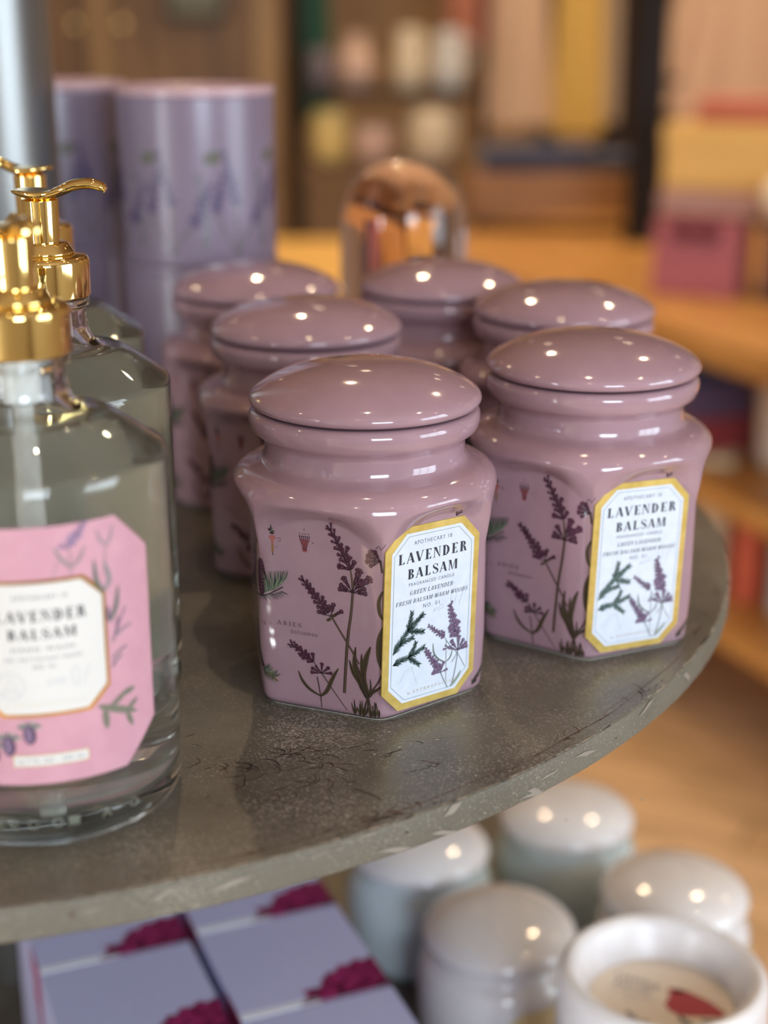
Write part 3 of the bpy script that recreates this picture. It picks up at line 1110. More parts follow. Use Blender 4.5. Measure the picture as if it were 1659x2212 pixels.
def jar_prints(root):
    """botanical drawings fired on the glaze; the left side is s = u - SIDE"""
    A = Art()
    O = -SIDE
    P = lambda x, y: (O + x, y)
    K = JP
    # tall sprig with its open whorl
    head(A, P(1.25, 6.02), P(.42, 7.52), .34, 7, K, 5, 4, .36, .25)
    A.ribbon(bez([P(1.22, 6.1), P(1.32, 5.3), P(1.25, 4.3), P(1.10, 3.2), P(.94, 1.0)], 16), [.055, .06, .07, .085, .09, .1, .1, .1, .105, .11, .11, .115, .12, .12, .12, .12, .12][:len(bez([P(1.22, 6.1), P(1.32, 5.3), P(1.25, 4.3), P(1.10, 3.2), P(.94, 1.0)], 16))], 'p_stem', 1)
    A.ribbon(bez([P(1.23, 6.1), P(1.33, 5.3), P(1.26, 4.3), P(1.11, 3.2), P(.95, 1.02)], 16), .035, 'p_stem2', 2)
    whorl(A, P(1.31, 5.12), [.05, .42, .95, 2.15, 2.65, 3.0], .56, .2, K, 2)
    whorl(A, P(1.30, 5.16), [1.25, .7], .8, .26, K, 4, 4, 1)
    # left sprig
    head(A, P(.36, 4.2), P(-.72, 5.38), .34, 8, K, 9, 4, .34, .08)
    whorl(A, P(.44, 4.05), [1.35, 2.9, .55], .55, .19, K, 12)
    A.ribbon(bez([P(.42, 4.12), P(.75, 3.6), P(1.06, 3.12), P(1.3, 2.75), P(1.55, 2.3)], 14), .075, 'p_stem', 1)
    A.ribbon(bez([P(.43, 4.12), P(.76, 3.6), P(1.07, 3.12), P(1.3, 2.76), P(1.55, 2.32)], 14), .025, 'p_stem2', 2)
    A.ellipse(*P(.36, 3.92), .12, .06, .6, 'p_leaf', 3)
    A.ellipse(*P(.56, 4.1), .14, .06, .5, 'p_leaf', 3)
    # small low sprig, with its pair of leaves
    head(A, P(-.3, 2.12), P(-1.2, 2.72), .26, 7, K, 21, 4, .25, .5)
    A.ribbon([P(-.32, 2.14), P(.02, 1.66)], .04, 'p_stem', 2)
    whorl(A, P(.02, 1.68), [.15, .75, 1.5, 2.3, 2.75, 3.2], .36, .13, K, 31)
    A.ribbon(bez([P(.04, 1.65), P(.5, 1.0), P(1.04, .28)], 10), [.05, .05, .045, .045, .04, .04, .04, .035, .035, .03, .03][:len(bez([P(.04, 1.65), P(.5, 1.0), P(1.04, .28)], 10))], 'p_stem', 1)
    leaf(A, [P(-.05, .7), P(-.5, .92), P(-.8, 1.25), P(-.95, 1.64)], .13, 'p_leaf', 'p_leafd', 2)
    leaf(A, [P(-.05, .7), P(.22, .98), P(.45, 1.5), P(.72, 2.0)], .17, 'p_leaf', 'p_leafd', 2)
    A.ribbon([P(-.17, 1.5), P(-.1, 1.05), P(-.05, .66), P(-.04, .22)], [.05, .045, .05, .035], 'p_stem', 3)
    # leafy clump by the corner
    base = (1.84, .95)
    for pts, w in [([(1.9, .95), (1.62, 1.5), (1.38, 2.2), (1.42, 2.98)], .22), ([(1.95, 1.0), (1.72, 1.8), (1.82, 2.5), (2.02, 3.08)], .25), ([(1.85, .95), (1.55, 1.55), (1.3, 1.95), (1.16, 2.42)], .16),
                   ([(1.92, 1.0), (1.75, 1.6), (1.66, 2.2), (1.66, 2.74)], .15), ([(1.98, .98), (2.1, 1.2), (2.3, 1.35), (2.48, 1.5)], .13),
                   ([(1.9, .5), (1.92, 1.0), (2.02, 1.35), (2.0, 1.75)], .1), ([(1.85, .9), (1.62, 1.35), (1.55, 1.6), (1.45, 1.9)], .12)]:
        leaf(A, [P(*q) for q in pts], w, 'p_leaf', 'p_leafd', 2, .025)
    for pts in [[(1.92, 1.0), (1.78, .55), (1.72, .1)], [(1.92, 1.0), (2.0, .55), (2.02, .12)], [(1.92, 1.05), (2.35, 1.7), (2.75, 2.6)], [(1.8, 1.2), (1.6, 1.9), (1.35, 2.5)]]:
        A.ribbon(bez([P(*q) for q in pts], 8), .065, 'p_stem', 3)
    for bx, n in ((1.36, 3), (1.58, 3), (1.72, 4), (2.02, 4), (2.2, 3), (2.38, 2)):
        for j in range(n):
            leaf(A, [P(bx, .12), P(bx - .06 + .07 * j, .35), P(bx - .14 + .12 * j, .5 + .16 * ((j + int(bx * 10)) % 3))], .07, 'p_leafd' if j % 2 else 'p_leaf', None, 3)
    # sprigs running under the label's left edge
    whorl(A, P(2.42, 6.45), [2.4, 2.8, 3.2, 3.6, 2.1], .48, .17, K, 41)
    A.ribbon([P(2.42, 6.5), P(2.5, 6.0)], .09, 'p_stem', 2)
    leaf(A, [P(2.52, 5.3), P(2.36, 4.9), P(2.4, 4.4), P(2.6, 4.1)], .16, 'p_leaf', 'p_leafd', 2)
    leaf(A, [P(2.6, 2.0), P(2.38, 2.6), P(2.38, 3.4), P(2.6, 4.0)], .24, 'p_leaf', 'p_leafd', 2)
    A.ribbon(bez([P(2.3, 6.95), P(2.25, 7.0), P(2.36, 7.06), P(2.42, 6.92), P(2.62, 7.15)], 12), .018, 'p_dark', 2)
    # flower dissections, with their tiny letters
    for (x, y) in [(-1.9, 6.98)]:
        A.fan([P(x - .17, y - .12), P(x - .04, y - .02), P(x + .04, y - .02), P(x + .17, y - .12), P(x + .05, y - .2), P(x + .035, y - .42), P(x - .035, y - .42), P(x - .05, y - .2)], 'p_coral', 3)
        A.ellipse(*P(x, y - .52), .05, .2, 0, 'p_brown', 2)
        A.ribbon([P(x, y - .68), P(x + .02, y - .82)], .03, 'p_stem', 3)
        for q in range(4):
            A.ellipse(*P(x + .05 * math.sin(q * 2.3), y + .06 + q * .07), .085 - .012 * q, .045, .3 * (q % 2), 'p_green' if q % 2 else 'p_dark', 3 + q)
        A.ribbon([P(x + .02, y + .3), P(x + .05, y + .42)], .02, 'p_dark', 3)
        A.ribbon(bez([P(x + .2, y - .15), P(x + .32, y - .1), P(x + .35, y - .2), P(x + .22, y - .22)], 10), .014, 'p_dark', 3)
    x, y = -.58, 6.46
    A.fan([P(x - .09, y), P(x + .09, y), P(x + .08, y + .25), P(x + .2, y + .48), P(x - .22, y + .48), P(x - .08, y + .25)], 'p_coral', 2)
    for q in range(6):
        fx = -.2 + q * .078
        A.ribbon([P(x + fx * .3, y + .05), P(x + fx * .55, y + .28), P(x + fx, y + .56)], [.02, .022, .035], 'p_plum', 3)
        A.ellipse(*P(x + fx, y + .6), .03, .03, 0, 'p_dark', 4, 6)
    for dx, dy, tx in [(-.22, .66, 'c'), (-.1, .67, 'c'), (.0, .67, 'c'), (.14, .68, 'b'), (.3, .36, 'd'), (-.05, .84, '3'), (-1.18, .02, 'c'), (-1.36, .58, '1')]:
        sans(A, tx, O + x + dx, O + x + dx + .055, y + dy, .07, 'p_dark', 3, .02)
    # fir twig with cone at the left corner
    A.ellipse(*P(-2.5, 5.22), .27, .74, .05, 'p_dark', 3, 22)
    for q in range(-3, 4):
        A.ribbon(bez([P(-2.5 + q * .035, 4.55), P(-2.5 + q * .078, 5.22), P(-2.48 + q * .035, 5.92)], 10), .022, 'p_plum', 4)
    for q in range(9):
        A.ribbon([P(-2.72, 4.68 + q * .135), P(-2.5, 4.62 + q * .135), P(-2.28, 4.7 + q * .135)], .014, 'p_violet', 5)
    rn = random.Random(8)
    for i in range(46):
        f = i / 46
        b = Vector(P(-2.3 + .75 * f, 4.62 + .2 * f + .25 * f * f))
        a = 1.95 - .9 * f + rn.uniform(-.12, .12)
        L = .86 - .22 * f
        e = b + Vector((math.cos(a), math.sin(a))) * L
        A.ribbon([b, b.lerp(e, .5) + Vector((.07, 0)), e], [.03, .032, .008], ('p_green', 'p_greend', 'p_pale')[i % 3], 2 + i % 3)
    for i in range(26):
        f = i / 26
        b = Vector(P(-2.75 + 1.25 * f, 4.5 + .3 * f * f))
        a = -1.1 + .8 * f + rn.uniform(-.25, .25)
        e = b + Vector((math.cos(a), math.sin(a))) * .3
        A.ribbon([b, e], [.03, .008], ('p_green', 'p_greend')[i % 2], 2 + i % 3)
    A.ribbon(bez([P(-2.9, 4.45), P(-2.3, 4.5), P(-1.5, 4.95)], 8), .05, 'p_stem', 2)
    # twig hanging round the left corner
    fir(A, [P(-3.4, 3.5), P(-3.1, 2.7), P(-2.75, 1.9), P(-2.35, 1.25)], .32, 44, 'p_leafd', 'p_greend', 3, 2, .035, .6, .12)
    fir(A, [P(-2.5, 1.5), P(-2.2, 1.35), P(-1.95, 1.2)], .42, 20, 'p_green', 'p_pale', 6, 3, .026, 1.1, .04)
    leaf(A, [P(-2.3, 1.3), P(-2.1, 1.2), P(-1.82, 1.02)], .14, 'p_brown', 'p_stem', 4)
    for i in range(3):
        fir(A, [P(-3.15 - i * .3, 6.6 - i * 1.0), P(-3.2 - i * .25, 6.1 - i * 1.0), P(-3.0 - i * .25, 5.6 - i)], .2, 16, 'p_coral' if i == 0 else 'p_plum', 'p_dark', 60 + i, 2)
    # names in faded brown lettering
    sans(A, 'Fig. 1.', O - 2.58, O - 1.95, 3.33, .13, 'print_text', 2, .02, 1.3)
    didone(A, 'ABIES', O - 1.78, O - .76, 3.42, .17, 'print_text', 2, .17, .06, 0, .22)
    sans(A, 'balsamea', O - 1.2, O - .12, 3.14, .17, 'print_text', 2, .02, 1.25)
    # what shows round the label on its right-hand and lower edge
    fir(A, [(1.95, .35), (2.2, .62), (2.6, 1.0)], .26, 18, 'p_leafd', 'p_green', 71, 2)
    whorl(A, (-.35, .22), [.3, 1.0, 1.8, 2.6], .26, .1, K, 43)
    whorl(A, (.45, .2), [.2, .9, 2.2, 2.9], .22, .1, K, 44)
    whorl(A, (.9, 7.55), [.6, 1.2, 1.9], .2, .06, K, 46)
    # the sides turned away repeat the sprigs
    for k, sd in ((1, 101), (2, 111), (3, 121), (-2, 131)):
        Q = lambda x, y, k=k: (SIDE * k + x, y)
        head(A, Q(.9, 4.6), Q(.1, 6.2), .34, 7, K, sd, 4, .36, .2)
        whorl(A, Q(.98, 4.1), [.1, .6, 1.2, 2.2, 2.9], .6, .2, K, sd + 1)
        A.ribbon(bez([Q(.9, 4.6), Q(1.0, 3.4), Q(.7, .9)], 12), .09, 'p_stem', 1)
        head(A, Q(-.6, 2.6), Q(-1.5, 3.7), .3, 6, K, sd + 2, 4, .3, .1)
        A.ribbon(bez([Q(-.6, 2.6), Q(0, 1.6), Q(.4, .6)], 10), .07, 'p_stem', 1)
        leaf(A, [Q(.4, .5), Q(1.2, 1.4), Q(1.4, 2.6)], .25, 'p_leaf', 'p_leafd', 2)
        leaf(A, [Q(.3, .5), Q(-.7, 1.1), Q(-1.3, 2.0)], .2, 'p_leaf', 'p_leafd', 2)
    for it in A.items:
        pass
    return A.build('botanical_print', jar_point, root, .004, .012)


def jar_label(root):
    """octagonal paper label with a gold border, stuck slightly turned on the label side"""
    lb = empty('label', (0, 0, 0)); lb.parent = root
    cx0, cz0, th = -.36, 3.95, R_(-2.0)

    def fn(x, y, off):
        X = cx0 + x * math.cos(th) - (y) * math.sin(th)
        Z = cz0 + x * math.sin(th) + y * math.cos(th)
        return (X, -(AP + .02 + off), Z)

    hw, hh, c = 2.27, 3.6, .80
    outer = octagon(-hw, hw, -hh, hh, c)
    # plate with a visible thickness
    V = [fn(x, y, 0) for x, y in outer] + [fn(x, y, .055) for x, y in outer]
    F = [tuple(range(8, 16))] + [(i, (i + 1) % 8, (i + 1) % 8 + 8, i + 8) for i in range(8)] + [tuple(reversed(range(8)))]
    bp = link('label_border', V, F, M['gold_foil'], root, False)
    bp['label'] = 'gold foil border with cut corners'
    A = Art()
    A.poly(octagon(-hw + .30, hw - .26, -hh + .27, hh - .25, c - .12), 'paper', 0)
    o = A.build('label_paper', fn, root, .004, .060)
    # printing
    A = Art()
    # work in unturned label-side coordinates, then bring into the plate's own frame
    T = Art()
    didone(T, 'LAVENDER', -1.95, 1.40, 0, 1, 'ink', 1)
    def place(text, x0, x1, yl, h, m, kind='d', **kw):
        """baseline from (x0, yl) in label-side coordinates; slant of the plate is undone"""
        ax, ay = inv(x0, yl)
        L = x1 - x0
        if kind == 'd':
            didone(A, text, ax, ax + L, ay, h, m, 1, **kw)
        else:
            sans(A, text, ax, ax + L, ay, h, m, 1, **kw)
    def inv(X, Z):
        dx, dz = X - cx0, Z - cz0
        return dx * math.cos(th) + dz * math.sin(th), -dx * math.sin(th) + dz * math.cos(th)
    place('APOTHECARY 18', -1.20, .62, 6.86, .155, 'ink_soft', 's', spacing=1.25)
    place('LAVENDER', -1.97, 1.39, 6.22, .40, 'ink', gap=.07, T=.20, t=.05)
    place('BALSAM', -1.53, .92, 5.575, .385, 'ink', gap=.07, T=.20, t=.05)
    place('FRAGRANCED CANDLE', -1.45, .76, 5.285, .125, 'ink_soft', 's', spacing=1.25)
    place('GREEN LAVENDER-', -1.42, .78, 4.93, .165, 'ink', T=.13, t=.06, shear=.28, gap=.05)
    place('FRESH BALSAM-WARM WOODS', -2.08, 1.42, 4.62, .16, 'ink', T=.13, t=.06, shear=.28, gap=.05)
    place('NO. 01', -.76, .04, 4.285, .155, 'ink_soft', 's', spacing=1.3)
    place('ANTHROPOLOGIE', -1.25, 1.0, .955, .115, 'gold_text', T=.15, t=.07, gap=.42)
    place('by', -1.5, -1.36, .95, .1, 'gold_text', 's', spacing=1)
    # inner fine line
    def outline(x0, x1, y0, y1, cc, w, m):
        P = octagon(x0, x1, y0, y1, cc)
        for i in range(8):
            a, b = Vector(P[i]), Vector(P[(i + 1) % 8])
            A.ribbon([a, b], w, m, 1)
    outline(-hw + .42, hw - .38, -hh + .39, hh - .37, c - .14, .018, 'ink_line')
    # handwritten number
    I = lambda x, y: inv(x, y)
    for pts in [[(-.25, 3.98), (-.2, 4.12), (-.18, 4.0), (-.1, 4.14), (-.04, 4.1), (-.02, 4.0), (.06, 4.05)],
                [(.1, 4.06), (.04, 4.1), (.08, 4.2), (.2, 4.2), (.22, 4.1), (.14, 4.04), (.1, 4.06)], [(.3, 4.07), (.33, 4.08)],
                [(.72, 4.1), (.6, 4.3), (.7, 4.62), (.84, 4.68), (.88, 4.4), (.78, 4.12), (.72, 4.1)], [(1.3, 4.72), (1.18, 4.4), (1.02, 4.02)]]:
        A.ribbon(bez([I(*p) for p in pts], 20), .016, 'ink_script', 1)
    A.ribbon([I(-1.3, 2.05), I(-1.05, 1.3)], .012, 'ink_script', 1)
    A.ribbon(bez([I(-1.9, 1.5), I(-1.6, 1.9), I(-1.2, 2.02)], 8), .010, 'ink_script', 1)
    # fir branches
    for pts, nl, n, sd in [([(-2.2, 2.75), (-1.85, 3.15), (-1.45, 3.55)], .24, 34, 1), ([(-1.5, 3.5), (-1.38, 3.85), (-1.3, 4.2)], .2, 26, 2), ([(-1.45, 3.55), (-1.1, 3.78), (-.78, 4.0)], .22, 28, 3),
                           ([(-1.45, 3.5), (-1.1, 3.42), (-.76, 3.34)], .2, 26, 4), ([(-1.95, 3.05), (-1.6, 3.15), (-1.25, 3.2)], .19, 22, 5),
                           ([(-2.2, 2.32), (-1.85, 2.42), (-1.4, 2.45)], .22, 30, 6), ([(-1.5, 2.45), (-1.25, 2.7), (-1.1, 2.95)], .18, 20, 7), ([(-1.4, 2.48), (-1.1, 2.55), (-.72, 2.68)], .2, 24, 8), ([(-1.45, 2.4), (-1.2, 2.25), (-.95, 2.05)], .18, 22, 9)]:
        fir(A, [I(*p) for p in pts], nl * 1.3, int(n * 1.5), 'l_green', 'l_greend', sd, 2, .026, .55, .05)
    # lavender
    head(A, I(.92, 2.72), I(.56, 4.08), .32, 9, LP, 3, 6, .27, .4)
    head(A, I(.3, 2.85), I(-.48, 3.48), .19, 7, LP, 4, 6, .16, .3)
    head(A, I(.1, 1.52), I(-.62, 2.5), .29, 8, LP, 5, 6, .21, .1)
    whorl(A, I(.98, 2.12), [.15, .5, .95, 1.5, 2.2, 2.7], .5, .16, LP, 6, 6)
    whorl(A, I(.55, 2.35), [.3, 2.6, 3.2], .25, .08, LP, 8, 6)
    whorl(A, I(.12, 1.42), [1.2, 3.0, .2], .36, .11, LP, 7, 6)
    for pts, w in [([(.93, 2.8), (.99, 2.1), (.85, 1.3), (.7, .78)], .035), ([(.3, 2.85), (.6, 2.4), (.98, 2.0), (1.36, 1.35)], .022), ([(.1, 1.5), (.28, 1.1), (.48, .72)], .035),
                   ([(.4, 2.68), (.4, 1.8), (.4, .98)], .022), ([(.98, 2.05), (.7, 1.7)], .022)]:
        A.ribbon(bez([I(*p) for p in pts], 10), w, 'l_stem', 5)
    leaf(A, [I(.4, 1.78), I(.05, 1.98), I(-.2, 2.3), I(-.26, 2.74)], .07, 'l_leafd', None, 5)
    leaf(A, [I(.42, 1.8), I(.62, 1.95), I(.72, 2.25)], .05, 'l_leafd', None, 5)
    leaf(A, [I(.62, .72), I(.9, .92), I(1.18, 1.24)], .10, 'l_leaf', 'l_stem', 5)
    A.build('label_printing', fn, root, .003, .064)
    bpy.data.objects.remove(lb)


def make_jar():
    root = empty('candle_jar', (0, 0, 0))
    jar_body(root)
    jar_lid(root)
    V = []
    seg = 144
    for z, k in ((-.0, .90), (.0, .945), (.055, .955)):
        for i in range(seg):
            t = 2 * math.pi * i / seg
            r = jar_r(t, .3) * k
            V.append((r * math.sin(t), -r * math.cos(t), z))
    F = [(j * seg + i, j * seg + (i + 1) % seg, (j + 1) * seg + (i + 1) % seg, (j + 1) * seg + i) for j in range(2) for i in range(seg)]
    o = link('foot_ring', V, F, M['unglazed'], root, False)
    o['label'] = 'unglazed pale foot ring'
    jar_prints(root)
    jar_label(root)
    return root


jar0 = make_jar()
# body stands on its foot ring
for ch in [x for x in C.objects if x.parent == jar0 and x.name.split('.')[0] != 'foot_ring']:
    ch.location.z += 0.05 * S
JARS = [
    (-.747, 57.21, 38.4, 'mauve ceramic candle jar nearest the camera, its label sharply in focus'),
    (8.72, 62.91, 25.5, 'mauve ceramic candle jar at the right, by the shelf rim, label slightly blurred'),
    (-3.67, 70.77, 28, 'mauve lidded candle jar directly behind the front jar, beside the soap bottles'),
    (8.90, 75.3, 20, 'mauve lidded candle jar directly behind the right-hand jar, only its lid showing'),
    (3.06, 82.4, 30, 'mauve lidded candle jar farthest back, in front of the rose glass dome'),
    (-6.90, 81.65, 24, 'mauve lidded candle jar at the back left, against the lavender canisters'),
]
for i, (x, y, rz, lab) in enumerate(JARS):
    j = jar0 if i == 0 else copy_tree(jar0)
    j.location = (x * S, y * S, 0)
    j.rotation_euler = (0, 0, R_(rz))
    tag(j, lab, 'candle jar', 'mauve lavender candle jars on the upper shelf')
    if i == 0:
        for ch in [q for q in C.objects if q.parent == j and q.name.startswith('lid')]:
            ch.location.x += .045 * S

# ================================================================== HAND WASH BOTTLES
BR = 4.53
SHOULDER = [(BR, 12.05), (3.0, 13.15), (2.72, 13.28), (2.3, 13.30), (1.75, 13.5), (1.52, 13.95), (1.45, 14.7), (1.45, 14.85), (1.6, 14.95), (1.6, 15.2), (1.42, 15.3)]


def _trans_paper(name, col):
    m, nt, b = new_mat(name)
    b.inputs['Base Color'].default_value = (*col, 1)
    b.inputs['Roughness'].default_value = .5
    tr = N(nt, 'ShaderNodeBsdfTranslucent')
    tr.inputs[0].default_value = (*col, 1)
    mx = N(nt, 'ShaderNodeMixShader')
    mx.inputs[0].default_value = .45
    out = nt.nodes['Material Output']
    nt.links.new(b.outputs[0], mx.inputs[1]); nt.links.new(tr.outputs[0], mx.inputs[2]); nt.links.new(mx.outputs[0], out.inputs[0])
    return m


M['cream_back'] = mat('cream_label_reverse', (0.96, 0.95, 0.83), .6)
M['mould'] = mat('moulded_letters', (0.30, 0.31, 0.24), 0.1)


def hand_wash(spout_deg):
    root = empty('hand_wash_bottle', (0, 0, 0))
    outer = fillet([(0, .12), (3.6, .12), (4.0, 0), (4.25, 0), (BR, .42)] + SHOULDER, [0, .1, .1, .15, .35, .22, .25, .1, .2, .2, .2, .2, .05, .05, .05, .05, 0], 5)
    T = .26
    inner = fillet([(1.15, 15.3), (1.15, 13.95), (1.5, 13.35), (2.5, 13.05), (BR - T, 11.95), (BR - T, 1.3), (BR - .75, .85), (0, .8)], [0, .2, .3, .3, .3, .35, .35, 0], 5)
    mb = lathe(outer + inner, 128)
    mb.f = [tuple(reversed(f)) for f in mb.f]
    mb.f = [tuple(reversed(f)) for f in mb.f]
    g = mb.build('glass_body', M['glass'], root, True, 50)
    E = .012
    liq = fillet([(0, .8 - E), (BR - .75, .85 - E), (BR - T + E, 1.3), (BR - T + E, 11.95), (2.5, 13.05 + E), (1.95, 13.2 + E), (1.8, 13.16), (0, 13.14)], [0, .35, .35, .3, .1, .05, .05, 0], 5)
    lathe(liq, 128).build('liquid', M['liquid'], root, True, 50)
    lathe(fillet([(0, 1.0), (.34, 1.0), (.34, 13.6), (.62, 13.7), (.62, 15.5), (0, 15.5)], .04), 32).build('dip_tube', M['tube'], root, True, 40)
    # labels
    cyl = lambda R: (lambda x, y, o: ((R + o) * math.sin(x / R), -(R + o) * math.cos(x / R), y))
    A = Art(); oct_columns(A, -3.81, 3.81, 2.4, 10.86, 1.3, 'pink_paper', 0, .2)
    A.build('front_label', cyl(BR), root, .003, .02, True)
    lab = Art()
    oct_columns(lab, -2.05, 2.05, 4.70, 9.2, .68, 'gold_foil_s', 0, .2)
    oct_columns(lab, -1.93, 1.93, 4.82, 9.08, .65, 'white_paper', 1, .2)
    oct_columns(lab, -1.16, 1.2, 3.02, 3.42, .01, 'gold_foil', 0, .2)
    oct_columns(lab, -1.13, 1.17, 3.05, 3.39, .01, 'white_paper', 1, .2)
    sans(lab, '16.7 FL OZ - 495 mL', -1.0, 1.05, 3.15, .13, 'ink_soft', 3, 0, 1.25)
    sans(lab, 'APOTHECARY 18', -.82, .82, 8.58, .14, 'ink_soft', 3, 0, 1.3)
    didone(lab, 'LAVENDER', -1.4, 1.4, 7.86, .36, 'ink', 3, .19, .06, 0, .1)
    didone(lab, 'BALSAM', -1.05, 1.05, 7.29, .33, 'ink', 3, .19, .06, 0, .1)
    sans(lab, 'HAND WASH', -.94, .94, 6.90, .14, 'ink_soft', 3, 0, 1.4)
    sans(lab, 'GEL NETTOYANT MAINS', -1.18, 1.18, 6.59, .105, 'ink_soft', 3, 0, 1.3)
    sans(lab, 'NO. 01', -.33, .33, 6.32, .13, 'ink_soft', 3, 0, 1.3)
    didone(lab, 'ANTHROPOLOGIE', -1.0, 1.25, 5.08, .12, 'gold_text_pale', 3, .16, .08, 0, .4)
    sans(lab, 'by', -1.22, -1.08, 5.08, .11, 'gold_text_pale', 3)
    cc = [(-1.05 + .42 * math.cos(i * math.pi / 16), 5.78 + .42 * math.sin(i * math.pi / 16)) for i in range(33)]
    lab.ribbon(cc, .02, 'ink_script', 3)
    for p in ([(-1.3, 5.42), (-1.05, 6.12), (-.8, 5.42)], [(-1.2, 5.62), (-.9, 5.62)]):
        lab.ribbon(p, .022, 'ink_script', 3)
    for p in ([(.05, 5.7), (.12, 5.95), (.2, 5.75), (.32, 5.95), (.38, 5.72)], [(.5, 5.75), (.44, 5.9), (.56, 5.95), (.6, 5.8), (.5, 5.75)], [(.95, 5.6), (.8, 5.9), (.92, 6.25), (1.05, 6.1), (1.02, 5.7), (.95, 5.6)], [(1.4, 6.25), (1.15, 5.6)]):
        lab.ribbon(bez(p, 14), .018, 'ink_script', 3)
    # drawings round the white panel
    W = lambda d: (d - 14.3) * .0794
    head(lab, (1.0, 10.2), (1.5, 10.84), .2, 7, PP, 3, 5, .17, .3)
    whorl(lab, (.95, 10.12), [.8, 1.6, 2.6, 3.0], .28, .1, PP, 5, 5)
    lab.ribbon([(.98, 10.15), (1.0, 9.5), (1.0, 9.22)], .03, 'l_grey', 4)
    leaf(lab, [(1.0, 9.48), (.72, 9.8), (.48, 10.22)], .1, 'l_grey', None, 4)
    leaf(lab, [(1.0, 9.48), (1.3, 9.75), (1.46, 10.11)], .09, 'l_grey', None, 4)
    lab.ribbon([(.62, 9.75), (.42, 9.2)], .02, 'l_grey', 4)
    leaf(lab, [(2.16, 9.96), (1.98, 10.2), (1.87, 10.53)], .07, 'l_grey', None, 4)
    leaf(lab, [(2.16, 9.96), (2.34, 10.2), (2.44, 10.61)], .07, 'l_grey', None, 4)
    lab.ribbon([(2.16, 9.98), (2.1, 9.4), (2.05, 9.0)], .025, 'l_grey', 4)
    leaf(lab, [(2.02, 8.5), (1.78, 8.9), (1.74, 9.6)], .16, 'l_leafd', None, 4)
    leaf(lab, [(2.02, 8.5), (2.22, 8.9), (2.06, 9.5)], .16, 'l_grey', None, 4)
    leaf(lab, [(2.14, 7.45), (2.4, 7.9), (2.52, 8.58)], .17, 'l_leafd', None, 4)
    leaf(lab, [(2.1, 7.5), (2.12, 7.75), (2.1, 8.0)], .14, 'l_violet', None, 4)
    for b, t in (((2.2, 6.75), (2.75, 7.8)), ((2.3, 6.95), (2.92, 7.18)), ((2.15, 6.2), (2.7, 6.5)), ((2.12, 5.9), (2.5, 6.25)), ((2.35, 7.0), (2.45, 7.5))):
        fir(lab, [b, ((b[0] + t[0]) / 2, (b[1] + t[1]) / 2 + .04), t], .16, 9, 'l_grey', 'l_violet', int(b[1] * 10), 4, .022, .5, .03)
    for b, t, k in (((1.6, 4.74), (3.0, 4.15), .26), ((2.0, 4.6), (2.75, 5.05), .2), ((2.5, 4.9), (2.95, 5.0), .2), ((2.6, 4.3), (3.05, 4.6), .18), ((2.6, 4.25), (2.8, 3.72), .2), ((1.8, 4.6), (1.86, 3.9), .24)):
        leaf(lab, [b, ((b[0] + t[0]) / 2, (b[1] + t[1]) / 2), t], k, 'l_olive', 'l_leafd', 4)
    for (x, y, s) in ((-.59, 4.12, 1), (-1.25, 3.76, 1.05), (-1.75, 3.5, 1), (-2.4, 3.7, .9)):
        for q in range(9):
            a = math.pi * (.05 + .9 * q / 8)
            lab.ribbon([(x, y + .2), (x + .38 * s * math.cos(a), y + .2 + .26 * s * math.sin(a))], .06, ('l_leaf', 'l_green', 'l_grey')[q % 3], 3 + q % 2)
        lab.ellipse(x, y, .2 * s, .34 * s, .06, 'l_plum', 5, 20)
        lab.ellipse(x - .03, y, .13 * s, .30 * s, .06, 'l_violet', 6, 16)
        for q in range(3):
            lab.ribbon([(x - .08 + q * .07, y - .22), (x - .08 + q * .07, y + .22)], .012, 'l_lilac', 7)
    # mirrored layout for the part of the label that turns away to the left
    head(lab, (-2.5, 7.0), (-3.0, 8.6), .25, 7, PP, 13, 5, .2, .3)
    leaf(lab, [(-2.4, 5.6), (-2.7, 6.2), (-2.6, 6.9)], .2, 'l_leafd', None, 4)
    fir(lab, [(-2.1, 4.6), (-2.7, 4.9), (-3.2, 5.0)], .25, 16, 'l_green', 'l_grey', 9, 4)
    lab.build('label_printing', cyl(BR), root, .0025, .024)
    A = Art(); oct_columns(A, -1.0, 1.0, 0, 1, .01, 'cream_back', 0, .2)
    V, F = [], []
    n = 40
    for i in range(n + 1):
        a = R_(180 - 66 + 132 * i / n)
        for z in (3.3, 11.5):
            V.append(((BR + .02) * math.sin(a), -(BR + .02) * math.cos(a), z))
    F = [(2 * i, 2 * i + 2, 2 * i + 3, 2 * i + 1) for i in range(n)]
    link('back_label', V, F, M['cream_back'], root, True)
    mo = Art()
    for ch, d in (('T', -18), ('9', -4), ('O', 3.5), ('O', 13), ('1', 19.5), ('A', 33), ('O', 46)):
        x = R_(d - 14.3) * BR
        sans(mo, ch, x, x + .34, .78, .30, 'mould', 0, 0, 1, True)
    sans(mo, '026.1', R_(-1) * BR, R_(-1) * BR + .95, 1.55, .17, 'ink_soft', 0, 0, 1.1, True)
    o = mo.build('moulded_marks', cyl(BR - .16), root, 0, 0)
    # pump
    pump = empty('pump', (0, 0, 0)); pump.parent = root
    lathe(fillet([(1.45, 15.22), (1.66, 15.26), (1.68, 15.3), (1.70, 16.62), (1.6, 16.78), (1.2, 16.82), (0, 16.82)], [0, .03, .03, .12, .08, .05, 0], 4), 96).build('collar', M['gold_shiny'], pump, True, 50)
    lathe(fillet([(1.14, 16.82), (1.17, 16.92), (.93, 17.28), (.6, 17.3), (0, 17.3)], [0, .04, .05, .03, 0], 4), 80).build('lock_ring', M['gold_shiny'], pump, True, 50)
    lathe(fillet([(.655, 17.3), (.69, 18.85), (.5, 18.9), (0, 18.9)], .03), 64).build('stem', M['gold_shiny'], pump, True, 50)
